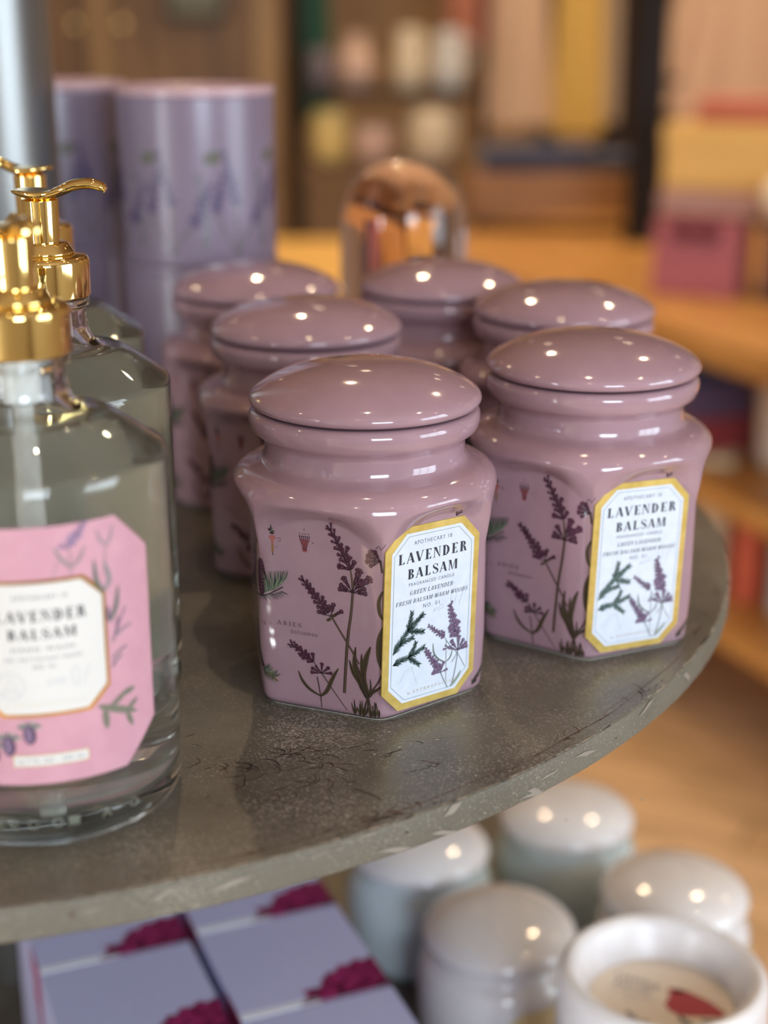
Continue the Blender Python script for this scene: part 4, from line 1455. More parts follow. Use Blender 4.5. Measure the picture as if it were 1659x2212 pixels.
    st = [(-1.02, 19.17, .12, .07), (-.95, 19.17, .36, .11), (-.75, 19.15, .62, .15), (-.4, 19.10, .82, .2), (0, 19.06, .88, .22), (.4, 19.06, .82, .22), (.75, 19.14, .62, .21), (1.05, 19.28, .46, .23), (1.4, 19.40, .40, .22), (1.8, 19.45, .36, .21), (2.15, 19.42, .33, .20), (2.42, 19.33, .30, .18), (2.5, 19.30, .26, .14)]
    mb = MB(); seg = 28; V = []
    sp = bez([(a, b, 0) for a, b, c, d in st], 48); sq = bez([(a, c, d) for a, b, c, d in st], 48)
    for p, q in zip(sp, sq):
        for k in range(seg):
            a = 2 * math.pi * k / seg
            y = q.y * math.cos(a); zz = q.z * math.sin(a)
            if math.sin(a) > 0:
                zz += .10 * (abs(y)) ** 2 * (1 if p.x < .9 else 0) - (.06 if p.x < .6 else 0) * math.sin(a)
            V.append((p.x, y, p.y + zz))
    F = []
    for j in range(len(sp) - 1):
        for k in range(seg):
            k2 = (k + 1) % seg
            F.append((j * seg + k, (j + 1) * seg + k, (j + 1) * seg + k2, j * seg + k2))
    F.append(tuple(range(seg))); F.append(tuple(reversed([(len(sp) - 1) * seg + k for k in range(seg)])))
    mb.add(V, F)
    h = mb.build('spout', M['gold_shiny'], pump, True, 60)
    mb = MB(); tube(mb, [(2.40, 0, 19.3), (2.54, 0, 19.22)], .13, 16)
    mb.build('nozzle', M['gold_shiny'], pump)
    pump.rotation_euler = (0, 0, R_(spout_deg))
    # an Empty cannot be a part, so hand its meshes to the bottle
    bpy.context.view_layer.update()
    for ch in [x for x in C.objects if x.parent == pump]:
        ch.parent = root
        ch.rotation_euler = (0, 0, R_(spout_deg))
    bpy.data.objects.remove(pump)
    return root


M['gold_foil_s'] = mat('bright_gold_foil', (0.95, 0.62, 0.20), 0.12, 1.0)
for (x, y, rz, sp, lab) in [(-11.53, 47.55, 14.3, -62, 'clear hand wash bottle with pink label and gold pump nearest the camera'),
                            (-12.80, 57.7, 10.0, -6, 'second hand wash bottle from the camera, gold spout pointing right'),
                            (-15.2, 66.9, 12.0, 176, 'hindmost hand wash bottle, beside the steel pole')]:
    b = hand_wash(sp - rz)
    b.location = (x * S, y * S, 0)
    b.rotation_euler = (0, 0, R_(rz))
    tag(b, lab, 'soap bottle', 'clear hand wash bottles with gold pumps')

# ================================================================== LAVENDER CANISTERS AND GLASS DOME
def canister(h, seed):
    root = empty('lavender_canister', (0, 0, 0))
    R = 4.55
    lathe(fillet([(0, 0), (R, 0), (R, h - .55), (0, h - .55)], [0, .15, .1, 0]), 96).build('canister_body', M['canister'], root, True, 40)
    lathe(fillet([(0, h - .55), (R + .06, h - .55), (R + .06, h - .06), (R - .25, h), (R - .6, h - .25), (0, h - .25)], [0, .05, .12, .1, .1, 0]), 96).build('lid', M['canister'] if seed > 20 else M['canister_rim'], root, True, 40)
    A = Art()
    rn = random.Random(seed)
    for k in range(7):
        x = -12 + 3.9 * k + rn.uniform(-.3, .3)
        CV = ('c_violet', 'c_violet', 'c_grey')
        for dx, zb, zt, lean in ((0, 3.4, 6.9, .7), (1.2, 2.3, 4.9, -1.0), (-1.3, 3.0, 5.6, -.5)):
            head(A, (x + dx, zb), (x + dx - lean, zt * h / 10.8), .5, 6, CV, seed + k, 3, .5, .1)
            A.ribbon(bez([(x + dx, zb), (x + dx * .5, 1.6), (x, .6)], 8), .10, 'c_green', 1)
        A.ellipse(x - 1.4, 6.6 * h / 10.8, .55, .38, .3, 'c_green', 3, 14)
        fir(A, [(x + 1.9, 1.0), (x + 1.9, 3.0), (x + 1.5, 5.2)], .5, 16, 'c_green', 'c_grey', seed + k, 2, .09, .7, .08)
    A.build('botanical_print', lambda x, y, o: ((R + o) * math.sin(x / R), -(R + o) * math.cos(x / R), y), root, .004, .015)
    return root


for (x, y, z, h, rz, sd, lab) in [(-10.95, 91.6, 0, 11.75, 20, 31, 'lower right lavender canister, under another one behind the back left jar'),
                                  (-10.95, 91.6, 11.75, 9.85, -12, 5, 'upper right lavender canister with pink rim, nearest the rose glass dome'),
                                  (-20.6, 98.2, 0, 11.75, 5, 33, 'lower left lavender canister, half hidden behind pole and soap bottles'),
                                  (-20.6, 98.2, 11.75, 9.85, 40, 8, 'upper left lavender canister with pink rim, partly behind the steel pole')]:
    c = canister(h, sd)
    c.location = (x * S, y * S, z * S)
    c.rotation_euler = (0, 0, R_(rz))
    tag(c, lab, 'canister', 'stacked lavender printed canisters')

root = empty('glass_dome', (1.2, 95.2, 0))
tag(root, 'rose tinted clear glass dome standing behind the farthest mauve jar', 'glass dome')
R = 3.9
dome_o = [(R - .15, .6), (R, .9), (R, 13.2)] + [(R * math.cos(R_(a)) ** .9, 13.2 + 4.0 * math.sin(R_(a))) for a in range(6, 90, 6)] + [(0, 17.2)]
dome_i = [(0, 16.3)] + [((R - .3) * math.cos(R_(a)), 12.6 + 3.7 * math.sin(R_(a))) for a in range(84, 0, -6)] + [(R - .3, 12.6), (R - .3, .6)]
lathe([(0, .6)] + dome_o, 96).build('glass_cover', M['rose_glass'], root, True, 50)
lathe(fillet([(0, 0), (4.3, 0), (4.3, .55), (0, .55)], [0, .1, .15, 0]), 96).build('base', M['cabinet_wood'], root, True, 40)

# ================================================================== LOWER SHELF: GIFT BOXES
ZL = -33.5
e1 = Vector((.927, .375)); e2 = Vector((.375, -.927))
BW, BH = 8.2, 10.45


def gift_box(front_visible):
    root = empty('lavender_box', (0, 0, 0))
    w = BW / 2
    mb = MB(); boxmb(mb, -w, w, -w, w, 0, BH, .06)
    mb.build('box_body', M['box_card'], root, False)
    # lid flap standing slightly proud, white cut edge toward the front
    mb = MB(); boxmb(mb, -w + .03, w - .03, -w + .55, w - .03, BH, BH + .035, .01)
    mb.build('lid_flap', M['box_card'], root, False)
    mb = MB(); boxmb(mb, -w + .05, w * .05, -w - .02, -w + .5, BH - .02, BH + .05, .02)
    o = mb.build('tuck_edge', M['box_edge'], root, False); o['label'] = 'white cut edge of the lid'
    A = Art()
    pe = [(-.9, -4.1), (-.7, -3.75), (-.45, -3.8), (-.3, -3.2), (-.5, -2.95), (.1, -2.9), (.35, -3.05), (.7, -2.8), (.8, -2.3), (1.1, -2.25), (1.25, -1.85), (1.75, -1.95), (2.1, -1.45), (2.6, -1.6), (3.1, -1.25), (3.5, -1.5), (4.1, -1.3), (4.1, -4.1)]
    # fan from a point inside keeps the ragged outline
    A.items.append(([(2.2, -3.3)] + pe, [(0, i + 1, (i + 1) % len(pe) + 1) for i in range(len(pe))], 'peony', 0))
    A.build('peony_top', lambda x, y, o: (x, y, BH + o), root, .004, .05)
    A = Art()
    pf = [(-.9, 0), (4.1, 0), (4.1, -4.5), (3.2, -4.9), (2.4, -4.1), (1.6, -4.4), (1.2, -3.2), (.3, -2.9), (.5, -1.8), (-.4, -1.2)]
    A.items.append(([(2.4, -1.5)] + pf, [(0, (i + 1) % len(pf) + 1, i + 1) for i in range(len(pf))], 'peony', 0))
    A.build('peony_front', lambda x, y, o: (x, -w - o, BH + y), root, .004, .02)
    A = Art()
    ps = [(-4.1, 0), (-1.3, 0), (-1.6, -1.2), (-2.2, -1.4), (-2.1, -2.6), (-2.9, -3.2), (-3.2, -4.5), (-4.1, -4.6)]
    A.items.append(([(-3, -1.2)] + ps, [(0, i + 1, (i + 1) % len(ps) + 1) for i in range(len(ps))], 'peony_side', 0))
    A.build('peony_side', lambda x, y, o: (w + o, x, BH + y), root, .004, .02)
    A = Art()
    A.items.append(([(-3, -1.2)] + ps, [(0, (i + 1) % len(ps) + 1, i + 1) for i in range(len(ps))], 'peony_side', 0))
    A.build('peony_left', lambda x, y, o: (-w - o, x, BH + y), root, .004, .02)
    A = Art()
    cc = [(.1 + 1.25 * math.cos(i * math.pi / 24), .1 + 1.25 * math.sin(i * math.pi / 24)) for i in range(49)]
    A.ribbon(cc, .06, 'emboss', 0)
    A.ribbon([(-.6, -.95), (.1, 1.1), (.8, -.95)], .1, 'emboss', 0)
    A.ribbon([(-.35, -.3), (.55, -.3)], .08, 'emboss', 0)
    A.build('embossed_emblem', lambda x, y, o: (x, y, BH + o), root, .004, .042)
    return root


bx0 = gift_box(True)
cA = Vector((-4.96, 71.04)); cB = cA - e1 * 8.75 + e2 * .45
for i, (c, lab) in enumerate([(cA, 'pale lavender box with magenta peony corner, fully seen below the shelf edge'),
                              (cB, 'pale lavender box left of the fully seen one, across the dark gap'),
                              (cA - e2 * 8.32, 'lavender box behind the fully seen one, mostly hidden by the shelf'),
                              (cB - e2 * 8.32, 'lavender box at far left, mostly under the round shelf'),
                              (cA + e2 * 8.34, 'lavender box in front of the fully seen one, cut off by the bottom frame'),
                              (cB + e2 * 8.34, 'lavender box in the bottom left corner, almost outside the frame')]):
    b = bx0 if i == 0 else copy_tree(bx0)
    b.location = (c.x * S, c.y * S, ZL * S)
    b.rotation_euler = (0, 0, math.atan2(e1.y, e1.x))
    tag(b, lab, 'gift box', 'lavender boxes with magenta peonies on the lower shelf')

# ================================================================== LOWER SHELF: WHITE CERAMIC JARS
def white_jar(body_m, lid_m, label):
    root = empty('white_jar', (0, 0, 0))
    h = 7.0
    lathe(fillet([(0, 0), (4.1, 0), (4.7, .9), (4.85, 4.4), (4.6, 5.7), (4.0, 6.3), (3.9, h), (3.4, h), (0, h - .2)], [0, .3, .5, .8, .5, .2, .05, .05, 0]), 96).build('jar_body', body_m, root, True, 45)
    pf = bez([(0, 9.0), (1.4, 8.94), (2.7, 8.72), (3.7, 8.35), (4.3, 7.9), (4.53, 7.5), (4.48, 7.2), (4.3, 7.02)], 42)
    mb = lathe([(p.x, p.y) for p in pf] + [(3.5, 7.0), (3.3, 6.9), (0, 6.9)], 96)
    mb.f = [tuple(reversed(f)) for f in mb.f]
    mb.build('lid', lid_m, root, True, 50)
    if label:
        A = Art(); oct_columns(A, -2.6, 2.6, 1.6, 5.0, .6, label, 0, .3)
        A.build('front_label', lambda x, y, o: ((4.86 + o) * math.sin(x / 4.86), -(4.86 + o) * math.cos(x / 4.86), y), root, .004, .03, True)
    return root


for (x, y, rz, bm, lm, lb, lab) in [
    (6.8, 78.4, 35, 'ceramic', 'ceramic', 'ceramic_label', 'white jar with domed grey-white lid and golden label, between boxes and marble candle'),
    (17.9, 82.5, 50, 'ceramic', 'ceramic', 'ceramic_label', 'white jar with domed lid directly behind the open marble candle'),
    (12.3, 92.0, 60, 'aqua', 'ceramic', 'ceramic_label', 'pale aqua jar with white lid, farthest right under the shelf edge'),
    (2.3, 87.8, 40, 'aqua', 'ceramic', None, 'pale aqua jar with white lid, half hidden by the shelf edge')]:
    j = white_jar(M[bm], M[lm], lb)
    j.location = (x * S, y * S, ZL * S)
    j.rotation_euler = (0, 0, R_(rz))
    tag(j, lab, 'ceramic jar', 'lidded pale jars on the lower shelf')

root = empty('marble_candle', (14.3, 67.3, ZL))
tag(root, 'open white marble candle bowl with a printed dust cover and red rose', 'candle')
lathe(fillet([(0, 0), (4.6, 0), (5.25, 1.5), (5.4, 8), (5.35, 12.2), (4.9, 12.55), (4.35, 12.3), (3.75, 10.4), (0, 10.4)], [0, .4, .8, 2, .45, .2, .45, .2, 0]), 96).build('bowl', M['marble'], root, True, 50)
lathe(fillet([(0, 10.4), (3.62, 10.4), (3.68, 10.52), (0, 10.52)], [0, .02, .04, 0]), 96).build('dust_cover', M['wax'], root, True, 40)
A = Art()
rn = random.Random(2)
pts = []
for i in range(26):
    a = 2 * math.pi * i / 26
    rr = 1.25 * (1 + .16 * math.sin(a * 3 + 1) + rn.uniform(-.07, .07))
    pts.append((1.45 + rr * 1.15 * math.cos(a), .45 + rr * .8 * math.sin(a)))
A.fan(pts, 'rose_red', 1)
A.ellipse(.35, 1.2, .5, .2, .3, 'rose_red', 1)
leaf(A, [(1.2, -.7), (1.9, -1.1), (2.7, -1.0)], .35, 'l_leafd', None, 1)
leaf(A, [(2.3, -.4), (2.9, -.3), (3.2, .2)], .3, 'l_olive', None, 1)
didone(A, 'LAVENDER', -2.9, -.5, .75, .42, 'ink_soft', 1)
didone(A, 'BALSAM', -2.7, -.75, .12, .4, 'ink_soft', 1)
sans(A, 'FRAGRANCED CANDLE', -2.7, -.3, -.35, .17, 'ink_soft', 1)
sans(A, 'NO. 01', -1.7, -1.0, -.75, .17, 'ink_soft', 1)
leaf(A, [(-1.2, -1.7), (-.8, -2.0), (-.3, -2.1)], .3, 'l_grey', None, 1)
leaf(A, [(-.2, -1.9), (.5, -2.3), (1.2, -2.1)], .25, 'l_olive', None, 1)
A.build('cover_print', lambda x, y, o: (x * math.cos(-.55) - y * math.sin(-.55), x * math.sin(-.55) + y * math.cos(-.55), 10.52 + o), root, .006, .01)

# ================================================================== THE SHOP BEHIND
def parts_box(name, root, m, dims, bev=.4):
    mb = MB()
    for d in dims:
        boxmb(mb, *d, bev)
    return mb.build(name, m, root, False)


# ---- long honey-wood table with two shelves under it (turned in plan)
P1 = Vector((24, 352)); dd = Vector((.405, -.914)); pp = Vector((.914, .405))
tr = math.atan2(dd.y, dd.x)
root = empty('display_table', (P1.x, P1.y, FL), tr)
tag(root, 'long honey coloured wooden display table with two shelves underneath, at the right', 'table')
# local x runs along the near edge toward the camera, local y away from it
parts_box('tabletop', root, M['table_wood'], [(-78, 190, 0, 100, -FL - 30 - 5.5, -FL - 30)], .6)
o = parts_box('middle_shelf', root, M['table_wood'], [(-70, 186, 4, 96, -FL - 64, -FL - 60)])
o = parts_box('bottom_shelf', root, M['table_wood'], [(-70, 186, 4, 96, -FL - 90, -FL - 86)])
for sx, sy in ((-74, 4), (180, 4), (-74, 90), (180, 90), (52, 4)):
    parts_box('leg', root, M['cabinet_wood'], [(sx, sx + 6, sy, sy + 6, 0, -FL - 35)], .4)


def on_table(x, y):
    """world plan -> table-aligned rotation helper"""
    return x, y


# low yellow pine table at the left
root = empty('pine_table', (-30, 380, FL))
tag(root, 'yellow pine table between the canisters and the glass dome', 'table')
parts_box('tabletop', root, M['table_wood2'], [(-48, 26, -55, 22, 81, 85)], .5)
parts_box('apron', root, M['table_wood'], [(-44, 22, -51, -49, 70, 81), (-44, 22, 16, 18, 70, 81)], .3)
for sx in (-45, 17):
    for sy in (-52, 14):
        parts_box('leg', root, M['table_wood'], [(sx, sx + 6, sy, sy + 6, 0, 81)], .4)

# riser on the long table with folded navy cloths
def rect_thing(name, x, y, z, w, d, h, rz, m, label, cat, extra=None, bev=.5, part='box_body', group=None):
    r = empty(name, (x, y, z), rz)
    tag(r, label, cat, group)
    mb = MB(); boxmb(mb, -w / 2, w / 2, -d / 2, d / 2, 0, h, bev, seg=3)
    mb.build(part, m, r, False)
    if extra:
        extra(r, w, d, h)
    return r


M['riser_wood'] = noise_mat('riser_wood', (0.26, 0.12, 0.035), (0.40, 0.20, 0.07), 3, 0.45, 8, stretch=(1, 6, 4))


def riser_legs(r, w, d, h):
    for sx in (-1, 1):
        parts_box('side_panel', r, M['cabinet_wood'], [(sx * (w / 2 - 1) - 1, sx * (w / 2 - 1) + 1, -d / 2 + 1, d / 2 - 1, -4, 0)], .2)


rect_thing('wooden_riser', 50, 425, -26, 54, 22, 11.5, 0, M['riser_wood'], 'brown wooden riser standing on the honey coloured table', 'riser', riser_legs, part='riser_board')


def folded(x, y, z, w, d, h, rz, m, label, group=None, layers=3):
    r = empty('folded_cloth', (x, y, z), rz)
    tag(r, label, 'folded cloth', group)
    hh = h / layers
    mb = MB()
    for i in range(layers):
        # each layer: rounded fold at the front
        prof = []
        for k in range(9):
            a = math.pi * (-.5 + k / 8)
            prof.append((-d / 2 - math.cos(a) * hh * .5 + hh * .5, hh * (i + .5) + math.sin(a) * hh * .49))
        prof += [(d / 2, hh * (i + .99)), (d / 2, hh * (i + .01))]
        n = len(prof)
        V = []
        for sx in (-1, -.6, -.2, .2, .6, 1):
            wob = math.sin(sx * 3 + i * 2 + x) * .25
            V += [(sx * w / 2, py + wob, pz) for py, pz in prof]
        F = [(s * n + j, s * n + (j + 1) % n, (s + 1) * n + (j + 1) % n, (s + 1) * n + j) for s in range(5) for j in range(n)]
        F += [tuple(reversed(range(n))), tuple(5 * n + j for j in range(n))]
        mb.add(V, F)
    mb.build('cloth_layers', m, r, True, 50)
    return r


def cloth_m(n, c):
    M[n] = cloth(n, c)
    return M[n]


folded(41, 425, -14.5, 30, 18, 6, 0, cloth_m('navy_cloth', (.035, .045, .10)), 'folded navy cloth on the brown wooden riser, left one')
folded(64, 425, -14.5, 14, 18, 4.5, 0, cloth_m('dark_blue_cloth', (.03, .04, .085)), 'thinner folded navy cloth on the riser, right one')

# gift boxes on the long table
def bow(r, w, d, h):
    mb = MB()
    boxmb(mb, -w / 2 - .15, w / 2 + .15, -1, 1, h - 3, h + .25, .1)
    mb.build('ribbon', M['maroon_ribbon'], r, False)
    mb = MB()
    for s in (-1, 1):
        tube(mb, bez([(0, -d / 2 - .4, h - 2), (s * 3, -d / 2 - 1.2, h - .5), (s * 4.6, -d / 2 - .8, h - 2.3), (s * 2.4, -d / 2 - .8, h - 3.4), (0, -d / 2 - .4, h - 2)], 16), .75, 8)
    mb.build('bow', M['maroon_ribbon'], r, True)


def lidded(r, w, d, h):
    mb = MB(); boxmb(mb, -w / 2 - .3, w / 2 + .3, -d / 2 - .3, d / 2 + .3, h - 4, h + .3, .3)
    mb.build('lid', M['_lid'], r, False)


M['maroon_ribbon'] = mat('maroon_ribbon', (.12, .012, .03), .4)
M['magenta_card'] = mat('magenta_card', (.36, .09, .105), .5)
M['maroon_card'] = mat('maroon_card', (.055, .003, .012), .5)
M['peach_card'] = mat('peach_card', (.68, .41, .12), .6)
M['dusty_card'] = mat('dusty_rose_card', (.40, .22, .18), .6)
rect_thing('gift_box', 67, 322, -30, 18, 16, 15.5, R_(-24), M['magenta_card'], 'rose pink gift box with a dark bow on the honey coloured table', 'gift box', bow, part='box_body')
M['_lid'] = M['dusty_card']
rect_thing('keepsake_box', 70, 326, -14, 21, 17, 5, R_(-24), M['dusty_card'], 'flat dusty rose box lying on the rose pink gift box', 'box', None, part='box_body')
M['_lid'] = M['peach_card']
rect_thing('hat_box', 74, 328, -8.8, 27, 18, 12.5, R_(-24), M['peach_card'], 'peach yellow box at the right, stacked above the rose pink box', 'box', lidded, part='box_body')
rect_thing('tall_box', 88, 312, -30, 19, 16, 16.5, R_(-24), M['maroon_card'], 'dark maroon box at the right edge beside the rose pink one', 'box', None, part='box_body')
folded(80, 330, 4.2, 26, 16, 5, R_(-24), cloth_m('coral_cloth', (.50, .15, .09)), 'folded coral cloth on top of the peach yellow box')
root = empty('plush_ball', (79.5, 306.5, -13.4))
tag(root, 'round cream pompom resting on the dark maroon box', 'pompom')
mb = MB(); rn = random.Random(4); V = []; F = []
sg, rg = 40, 24
for j in range(rg + 1):
    for i in range(sg):
        a = 2 * math.pi * i / sg; b = math.pi * j / rg
        q = 4.6 + .3 * math.sin(a * 9 + j) * math.sin(b)
        V.append((q * math.sin(b) * math.cos(a), q * math.sin(b) * math.sin(a), 4.6 - q * math.cos(b)))
F = [(j * sg + i, j * sg + (i + 1) % sg, (j + 1) * sg + (i + 1) % sg, (j + 1) * sg + i) for j in range(rg) for i in range(sg)]
mb.add(V, F); mb.build('wool_ball', cloth_m('cream_wool', (.80, .68, .52)), root)
mb = MB(); tube(mb, bez([(0, 0, 9.0), (1, 0, 10.5), (0, .5, 11.5), (-1, 0, 10.4), (0, 0, 9.0)], 14), .18, 6); mb.build('hanging_loop', M['_lid'], root)

# middle shelf: folded clothes; bottom shelf: packages
folded(64.5, 309, -60, 17, 22, 8, tr + math.pi / 2, cloth_m('red_cloth', (.30, .02, .025)), 'folded red cloth on the middle shelf of the wooden table')
folded(64.5, 309, -51.8, 16, 20, 7, tr + math.pi / 2, cloth_m('purple_cloth', (.11, .06, .13)), 'folded purple cloth lying on the red one')
folded(64.5, 309, -44.6, 15, 20, 5.5, tr + math.pi / 2, cloth_m('indigo_cloth', (.025, .035, .10)), 'folded indigo cloth topmost above the purple one')
rect_thing('toiletry_bag', 80.5, 290, -60, 14, 10, 19, R_(-20), cloth_m('cream_canvas', (.62, .50, .38)), 'cream canvas bag at the right edge on the middle shelf', 'bag', None, bev=3.5, part='bag_body')
for (x, y, w, h, c, lab) in [(67.5, 298, 7, 27, (.62, .52, .36), 'tall cream carton, leftmost on the bottom shelf of the table'),
                             (73, 288, 5.5, 25, (.60, .10, .04), 'tall vermilion carton on the bottom shelf, between two pale ones'),
                             (80, 281, 7, 26, (.55, .50, .44), 'tall grey-beige carton at the right edge of the bottom shelf')]:
    M['_c'] = mat('carton', c, .5)
    M['_lid'] = mat('carton_lid', (min(1, c[0] * 1.15), c[1] * 1.2, c[2] * 1.1), .5)
    rect_thing('carton', x, y, -86, w, 8, h, R_(-24), M['_c'], lab, 'carton', lidded, part='box_body')

# dark iron upright standing on the long table
root = empty('iron_stand', (66.5, 398, -30))
tag(root, 'dark iron upright rising from the honey coloured table', 'display stand')
lathe(fillet([(0, 0), (5.5, 0), (5.5, 1.2), (4.6, 2), (4.4, 78), (0, 78)], .4), 32).build('post', M['dark_iron'], root, True, 40)
mb = MB(); boxmb(mb, -22, 22, -1.2, 1.2, 76, 79, .5); mb.build('cross_bar', M['dark_iron'], root, False)

# ---- garment rail with hanging clothes
root = empty('clothes_rail', (70, 500, FL))
tag(root, 'black metal clothes rail carrying the hanging garments', 'clothes rail')
mb = MB(); tube(mb, [(-100, 0, 176), (130, 0, 176)], 1.4, 12); mb.build('rail', M['dark_iron'], root)
for sx in (-98.5, 129):
    mb = MB(); tube(mb, [(sx, 0, 4), (sx, 0, 176)], 1.4, 12); mb.build('post', M['dark_iron'], root)
    parts_box('foot', root, M['dark_iron'], [(sx - 1.5, sx + 1.5, -26, 26, 0, 4)], .4)


def garment(x, y, wtop, wbot, ztop, zbot, depth, m, label, seed, sleeves=False):
    r = empty('hanging_garment', (x, y, 0))
    tag(r, label, 'garment', 'garments hanging on the rail')
    rn = random.Random(seed)
    n, rows = 72, 26
    ph = rn.uniform(0, 6)
    V = []
    for j in range(rows):
        f = j / (rows - 1)
        z = ztop + (zbot - ztop) * f
        w = (wtop + (wbot - wtop) * f) / 2 * (1 if f > .12 else .45 + .55 * math.sqrt(f / .12))
        for i in range(n):
            a = 2 * math.pi * i / n
            rip = 1 + (.04 + .16 * f) * math.sin(a * 7 + ph + f * .8) + .05 * f * math.sin(a * 13 + 2 * ph)
            V.append((w * math.cos(a) * rip, depth / 2 * math.sin(a) * rip * (.6 + .4 * f), z + (.8 * math.sin(a * 5 + ph) if j == rows - 1 else 0)))
    F = [(j * n + i, (j + 1) * n + i, (j + 1) * n + (i + 1) % n, j * n + (i + 1) % n) for j in range(rows - 1) for i in range(n)]
    F.append(tuple(range(n)))
    link('fabric', V, F, m, r, True)
    if sleeves:
        for s in (-1, 1):
            mb = MB(); tube(mb, bez([(s * wtop * .42, 0, ztop - 4), (s * wtop * .62, -1, ztop - 18), (s * wbot * .56, -2, ztop - 42), (s * wbot * .55, -2, ztop - 56)], 14), [3.2, 3.6, 3.8, 3.9, 4, 4.1, 4.2, 4.3, 4.3, 4.4, 4.4, 4.5, 4.5, 4.6, 4.6, 4.6, 4.6][:len(bez([(0, 0, 0), (1, 0, 0), (2, 0, 0), (3, 0, 0)], 14))], 14)
            mb.build('sleeve', m, r, True)
    mb = MB(); tube(mb, bez([(-wtop * .4, 0, ztop - 3), (0, 0, ztop + 1), (wtop * .4, 0, ztop - 3)], 10), .6, 8)
    tube(mb, bez([(0, 0, ztop + 1), (0, 0, 58.5), (1.6, 0, 61.0), (0, 0, 63.2), (-1.6, 0, 61.8)], 14), .22, 6)
    mb.build('hanger', M['dark_iron'], r, True)
    return r


garment(-21.5, 500, 8, 9.5, 54, -6, 5, cloth_m('forest_cloth', (.012, .075, .045)), 'dark green garment hanging at the left end of the rail', 1)
garment(27, 500, 15, 13, 54, 16, 8, cloth_m('salmon_cloth', (.52, .20, .13)), 'short salmon pink garment hanging left of the peach one', 2)
garment(42, 500, 14, 19, 54, -8, 8, cloth_m('peach_cloth', (.68, .46, .30)), 'peach garment hanging between the salmon and the mustard ones', 3)
garment(52.3, 504, 4, 6, 54, -18, 6, cloth_m('black_cloth', (.012, .012, .022)), 'narrow black garment squeezed between peach and mustard ones', 4)
garment(61, 500, 13, 15, 54, -10, 8, cloth_m('mustard_cloth', (.74, .48, .12)), 'mustard yellow garment hanging in the middle of the rail', 5)
garment(71, 500, 4, 5, 54, -7, 6, cloth_m('sand_cloth', (.48, .36, .24)), 'sand coloured garment hanging right of the mustard one', 6)
garment(77, 503, 14, 17, 54, -24, 9, cloth_m('brown_black_cloth', (.030, .014, .010)), 'very dark brown garment hanging beside the big peach robe', 7)
garment(115, 500, 30, 46, 54, -9, 16, cloth_m('robe_cloth', (.72, .48, .32)), 'wide peach robe hanging at the right end of the rail', 8, True)

# ---- small étagère with pale crockery
root = empty('etagere', (1, 458, FL))
tag(root, 'dark two-tier metal rack with pale crockery behind the tables', 'rack')
for z in (99.5, 120):
    parts_box('shelf', root, M['dark_iron'] if z > 110 else M['cabinet_wood'], [(-25, 27, -9, 9, z - 2, z)], .3)
for sx in (-25.5, 27.5):
    for sy in (-8, 8):
        mb = MB(); tube(mb, [(sx, sy, 0), (sx, sy, 160)], .8, 10); mb.build('post', M['dark_iron'], root)


def pot(x, y, z, prof, m, label, cat, name, group=None):
    r = empty(name, (x, y, z)); tag(r, label, cat, group)
    lathe(fillet([(0, 0)] + prof, .5), 40).build('body', m, r, True, 40)
    return r


def mug(x, y, z, R, h, m, label):
    r = empty('ceramic_jug', (x, y, z)); tag(r, label, 'jug')
    lathe(fillet([(0, 0), (R * .8, 0), (R, h * .35), (R * .8, h * .75), (R * .78, h), (R * .68, h), (R * .7, h * .75), (R * .85, h * .35), (0, .8)], .7), 40).build('body', m, r, True, 40)
    mb = MB(); tube(mb, bez([(R * .75, 0, h * .85), (R * 1.35, 0, h * .8), (R * 1.3, 0, h * .45), (R * .95, 0, h * .35)], 12), .5, 8); mb.build('handle', m, r)
    return r


cer = mat('cream_crockery', (.78, .66, .46), .3); cerw = mat('white_crockery', (.74, .72, .66), .3); yel = mat('yellow_crockery', (.80, .62, .22), .3)
pnk = mat('blush_crockery', (.66, .46, .36), .3); gry = mat('mauve_grey_crockery', (.16, .13, .15), .4)
mug(7.2, 458, 5, 4.6, 17, cer, 'tall cream jug, left of two on the upper rack shelf')
mug(18.6, 458, 5, 4.6, 16.5, cerw, 'tall white jug, right of two on the upper rack shelf')
pot(-8, 458, 5, [(3, 0), (5.2, 5), (4.6, 9), (3, 12), (3.4, 15), (2.6, 15), (0, 14)], pnk, 'blush pink vase on the upper rack shelf beside the jugs', 'vase', 'vase')
pot(-18, 456, 5, [(2.5, 0), (4, 3), (4, 9), (3, 11), (2.4, 11), (0, 10)], gry, 'small mauve-grey vase at the left end of the upper rack shelf', 'vase', 'vase')
pot(-15.5, 456, -15.5, [(3, 0), (4.8, 3), (5.3, 12), (4.9, 15), (4.4, 15), (0, 3)], yel, 'yellow pot, leftmost on the lower rack shelf', 'pot', 'flower_pot')
pot(-3, 456, -15.5, [(4, 0), (6, 4), (6.2, 10.5), (5.6, 10.5), (0, 2)], pnk, 'blush bowl in the middle of the lower rack shelf', 'bowl', 'bowl')
pot(14, 456, -15.5, [(4, 0), (7.0, 4), (7.6, 12), (6.2, 15.5), (5.4, 15.5), (0, 2)], cer, 'wide cream pot at the right of the lower rack shelf', 'pot', 'flower_pot')

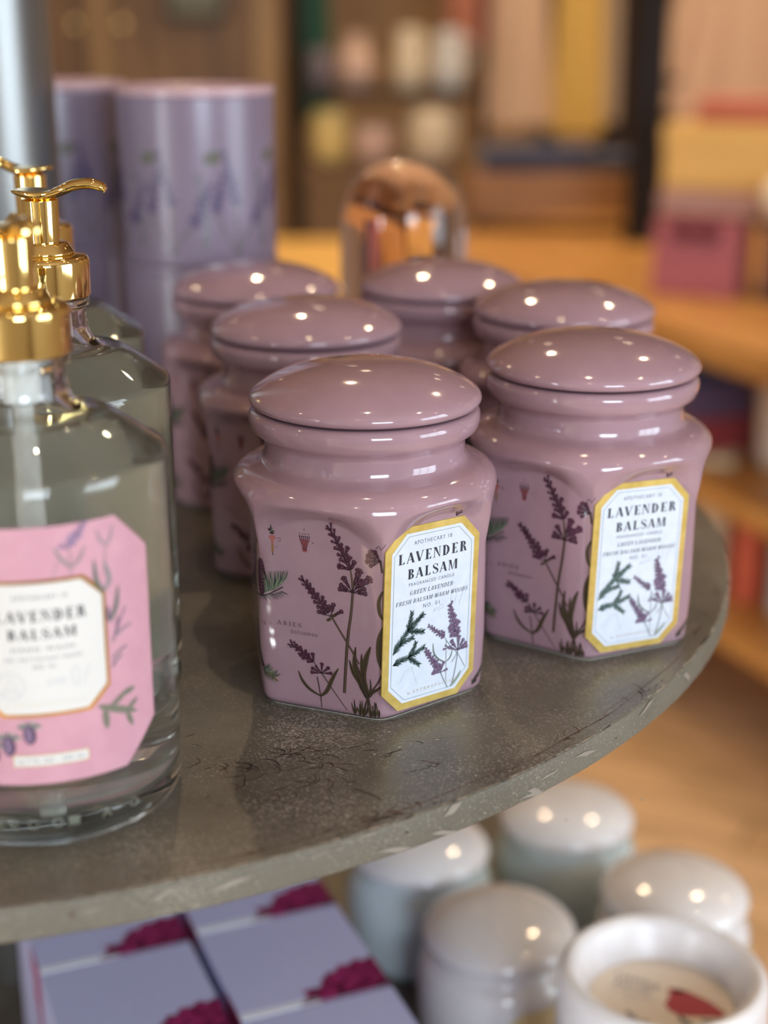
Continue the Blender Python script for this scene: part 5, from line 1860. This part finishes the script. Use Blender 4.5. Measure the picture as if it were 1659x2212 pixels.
# ---- tall wooden cabinet at the left
root = empty('wooden_cabinet', (-75, 500, FL))
tag(root, 'tall brown wooden cabinet with tan frame behind the lavender canisters', 'cabinet')
parts_box('cabinet_body', root, M['cabinet_wood'], [(-46, 44, -18, 18, 0, 190)], .5)
parts_box('frame', root, M['cabinet_light'], [(-46, -38, -20, -18, 0, 190), (-13, -7, -20, -18, 0, 190), (36, 44, -20, -18, 0, 190), (-46, 44, -20.5, -18.5, 184, 190), (-46, 44, -20.5, -18.5, 96, 101)], .3)
for x0, x1 in ((-37, -14), (-6, 35)):
    o = parts_box('door', root, M['cabinet_wood'], [(x0, x1, -19.5, -18, 102, 183)], .4)
    mb = MB(); tube(mb, [(x1 - 3 if x0 < -20 else x0 + 3, -19.6, 138), (x1 - 3 if x0 < -20 else x0 + 3, -21.5, 138)], .9, 12); mb.build('knob', M['gold_shiny'], o)
    parts_box('drawer', root, M['cabinet_wood'], [(x0, x1, -19.5, -18, 60, 95)], .4)
root = empty('picture_frame', (-56, 478, FL + 139))
root2 = root
tag(root, 'grey-green framed panel hanging on the cabinet front', 'picture')
parts_box('frame_border', root, M['dark_iron'], [(-9, 9, .0, 1.2, 0, 1.4), (-9, 9, 0, 1.2, 22, 23.4), (-9, -7.6, 0, 1.2, 0, 23.4), (7.6, 9, 0, 1.2, 0, 23.4)], .2)
parts_box('panel', root, mat('olive_panel', (.14, .14, .10), .5), [(-7.8, 7.8, .3, .9, 1, 22.5)], .1)
# tan drapes and a black block painting in the dark gap left of the cabinet
root = empty('wood_panel', (-137, 520, FL))
tag(root, 'brown wooden panel at far left behind the steel pole', 'panel')
parts_box('board', root, M['cabinet_light'], [(-9, 5, 0, 3, 0, 200)], .4)
root = empty('dark_gap_block', (-118, 545, FL))  # added black mass, shade of the gap put in as colour
tag(root, 'black cupboard standing in for the dark gap between the wooden panel and the tall cabinet', 'block')
parts_box('gap_block_body', root, M['dark_iron'], [(-28, 12, 0, 30, 0, 200)], .4)
parts_box('door', root, M['lamp_body'], [(-26, 10, -1.5, 0, 6, 196)], .3)  # front slab of the same black mass, no real door
# column between cabinet and clothes
root = empty('wooden_post', (-37, 540, FL))
tag(root, 'tan wooden post standing between the cabinet and the dark green garment', 'post')
parts_box('shaft', root, M['cabinet_light'], [(-6.5, 6.5, -6, 6, 0, 300)], .6)
parts_box('plinth', root, M['cabinet_wood'], [(-9, 9, -9, 9, 0, 14)], .6)
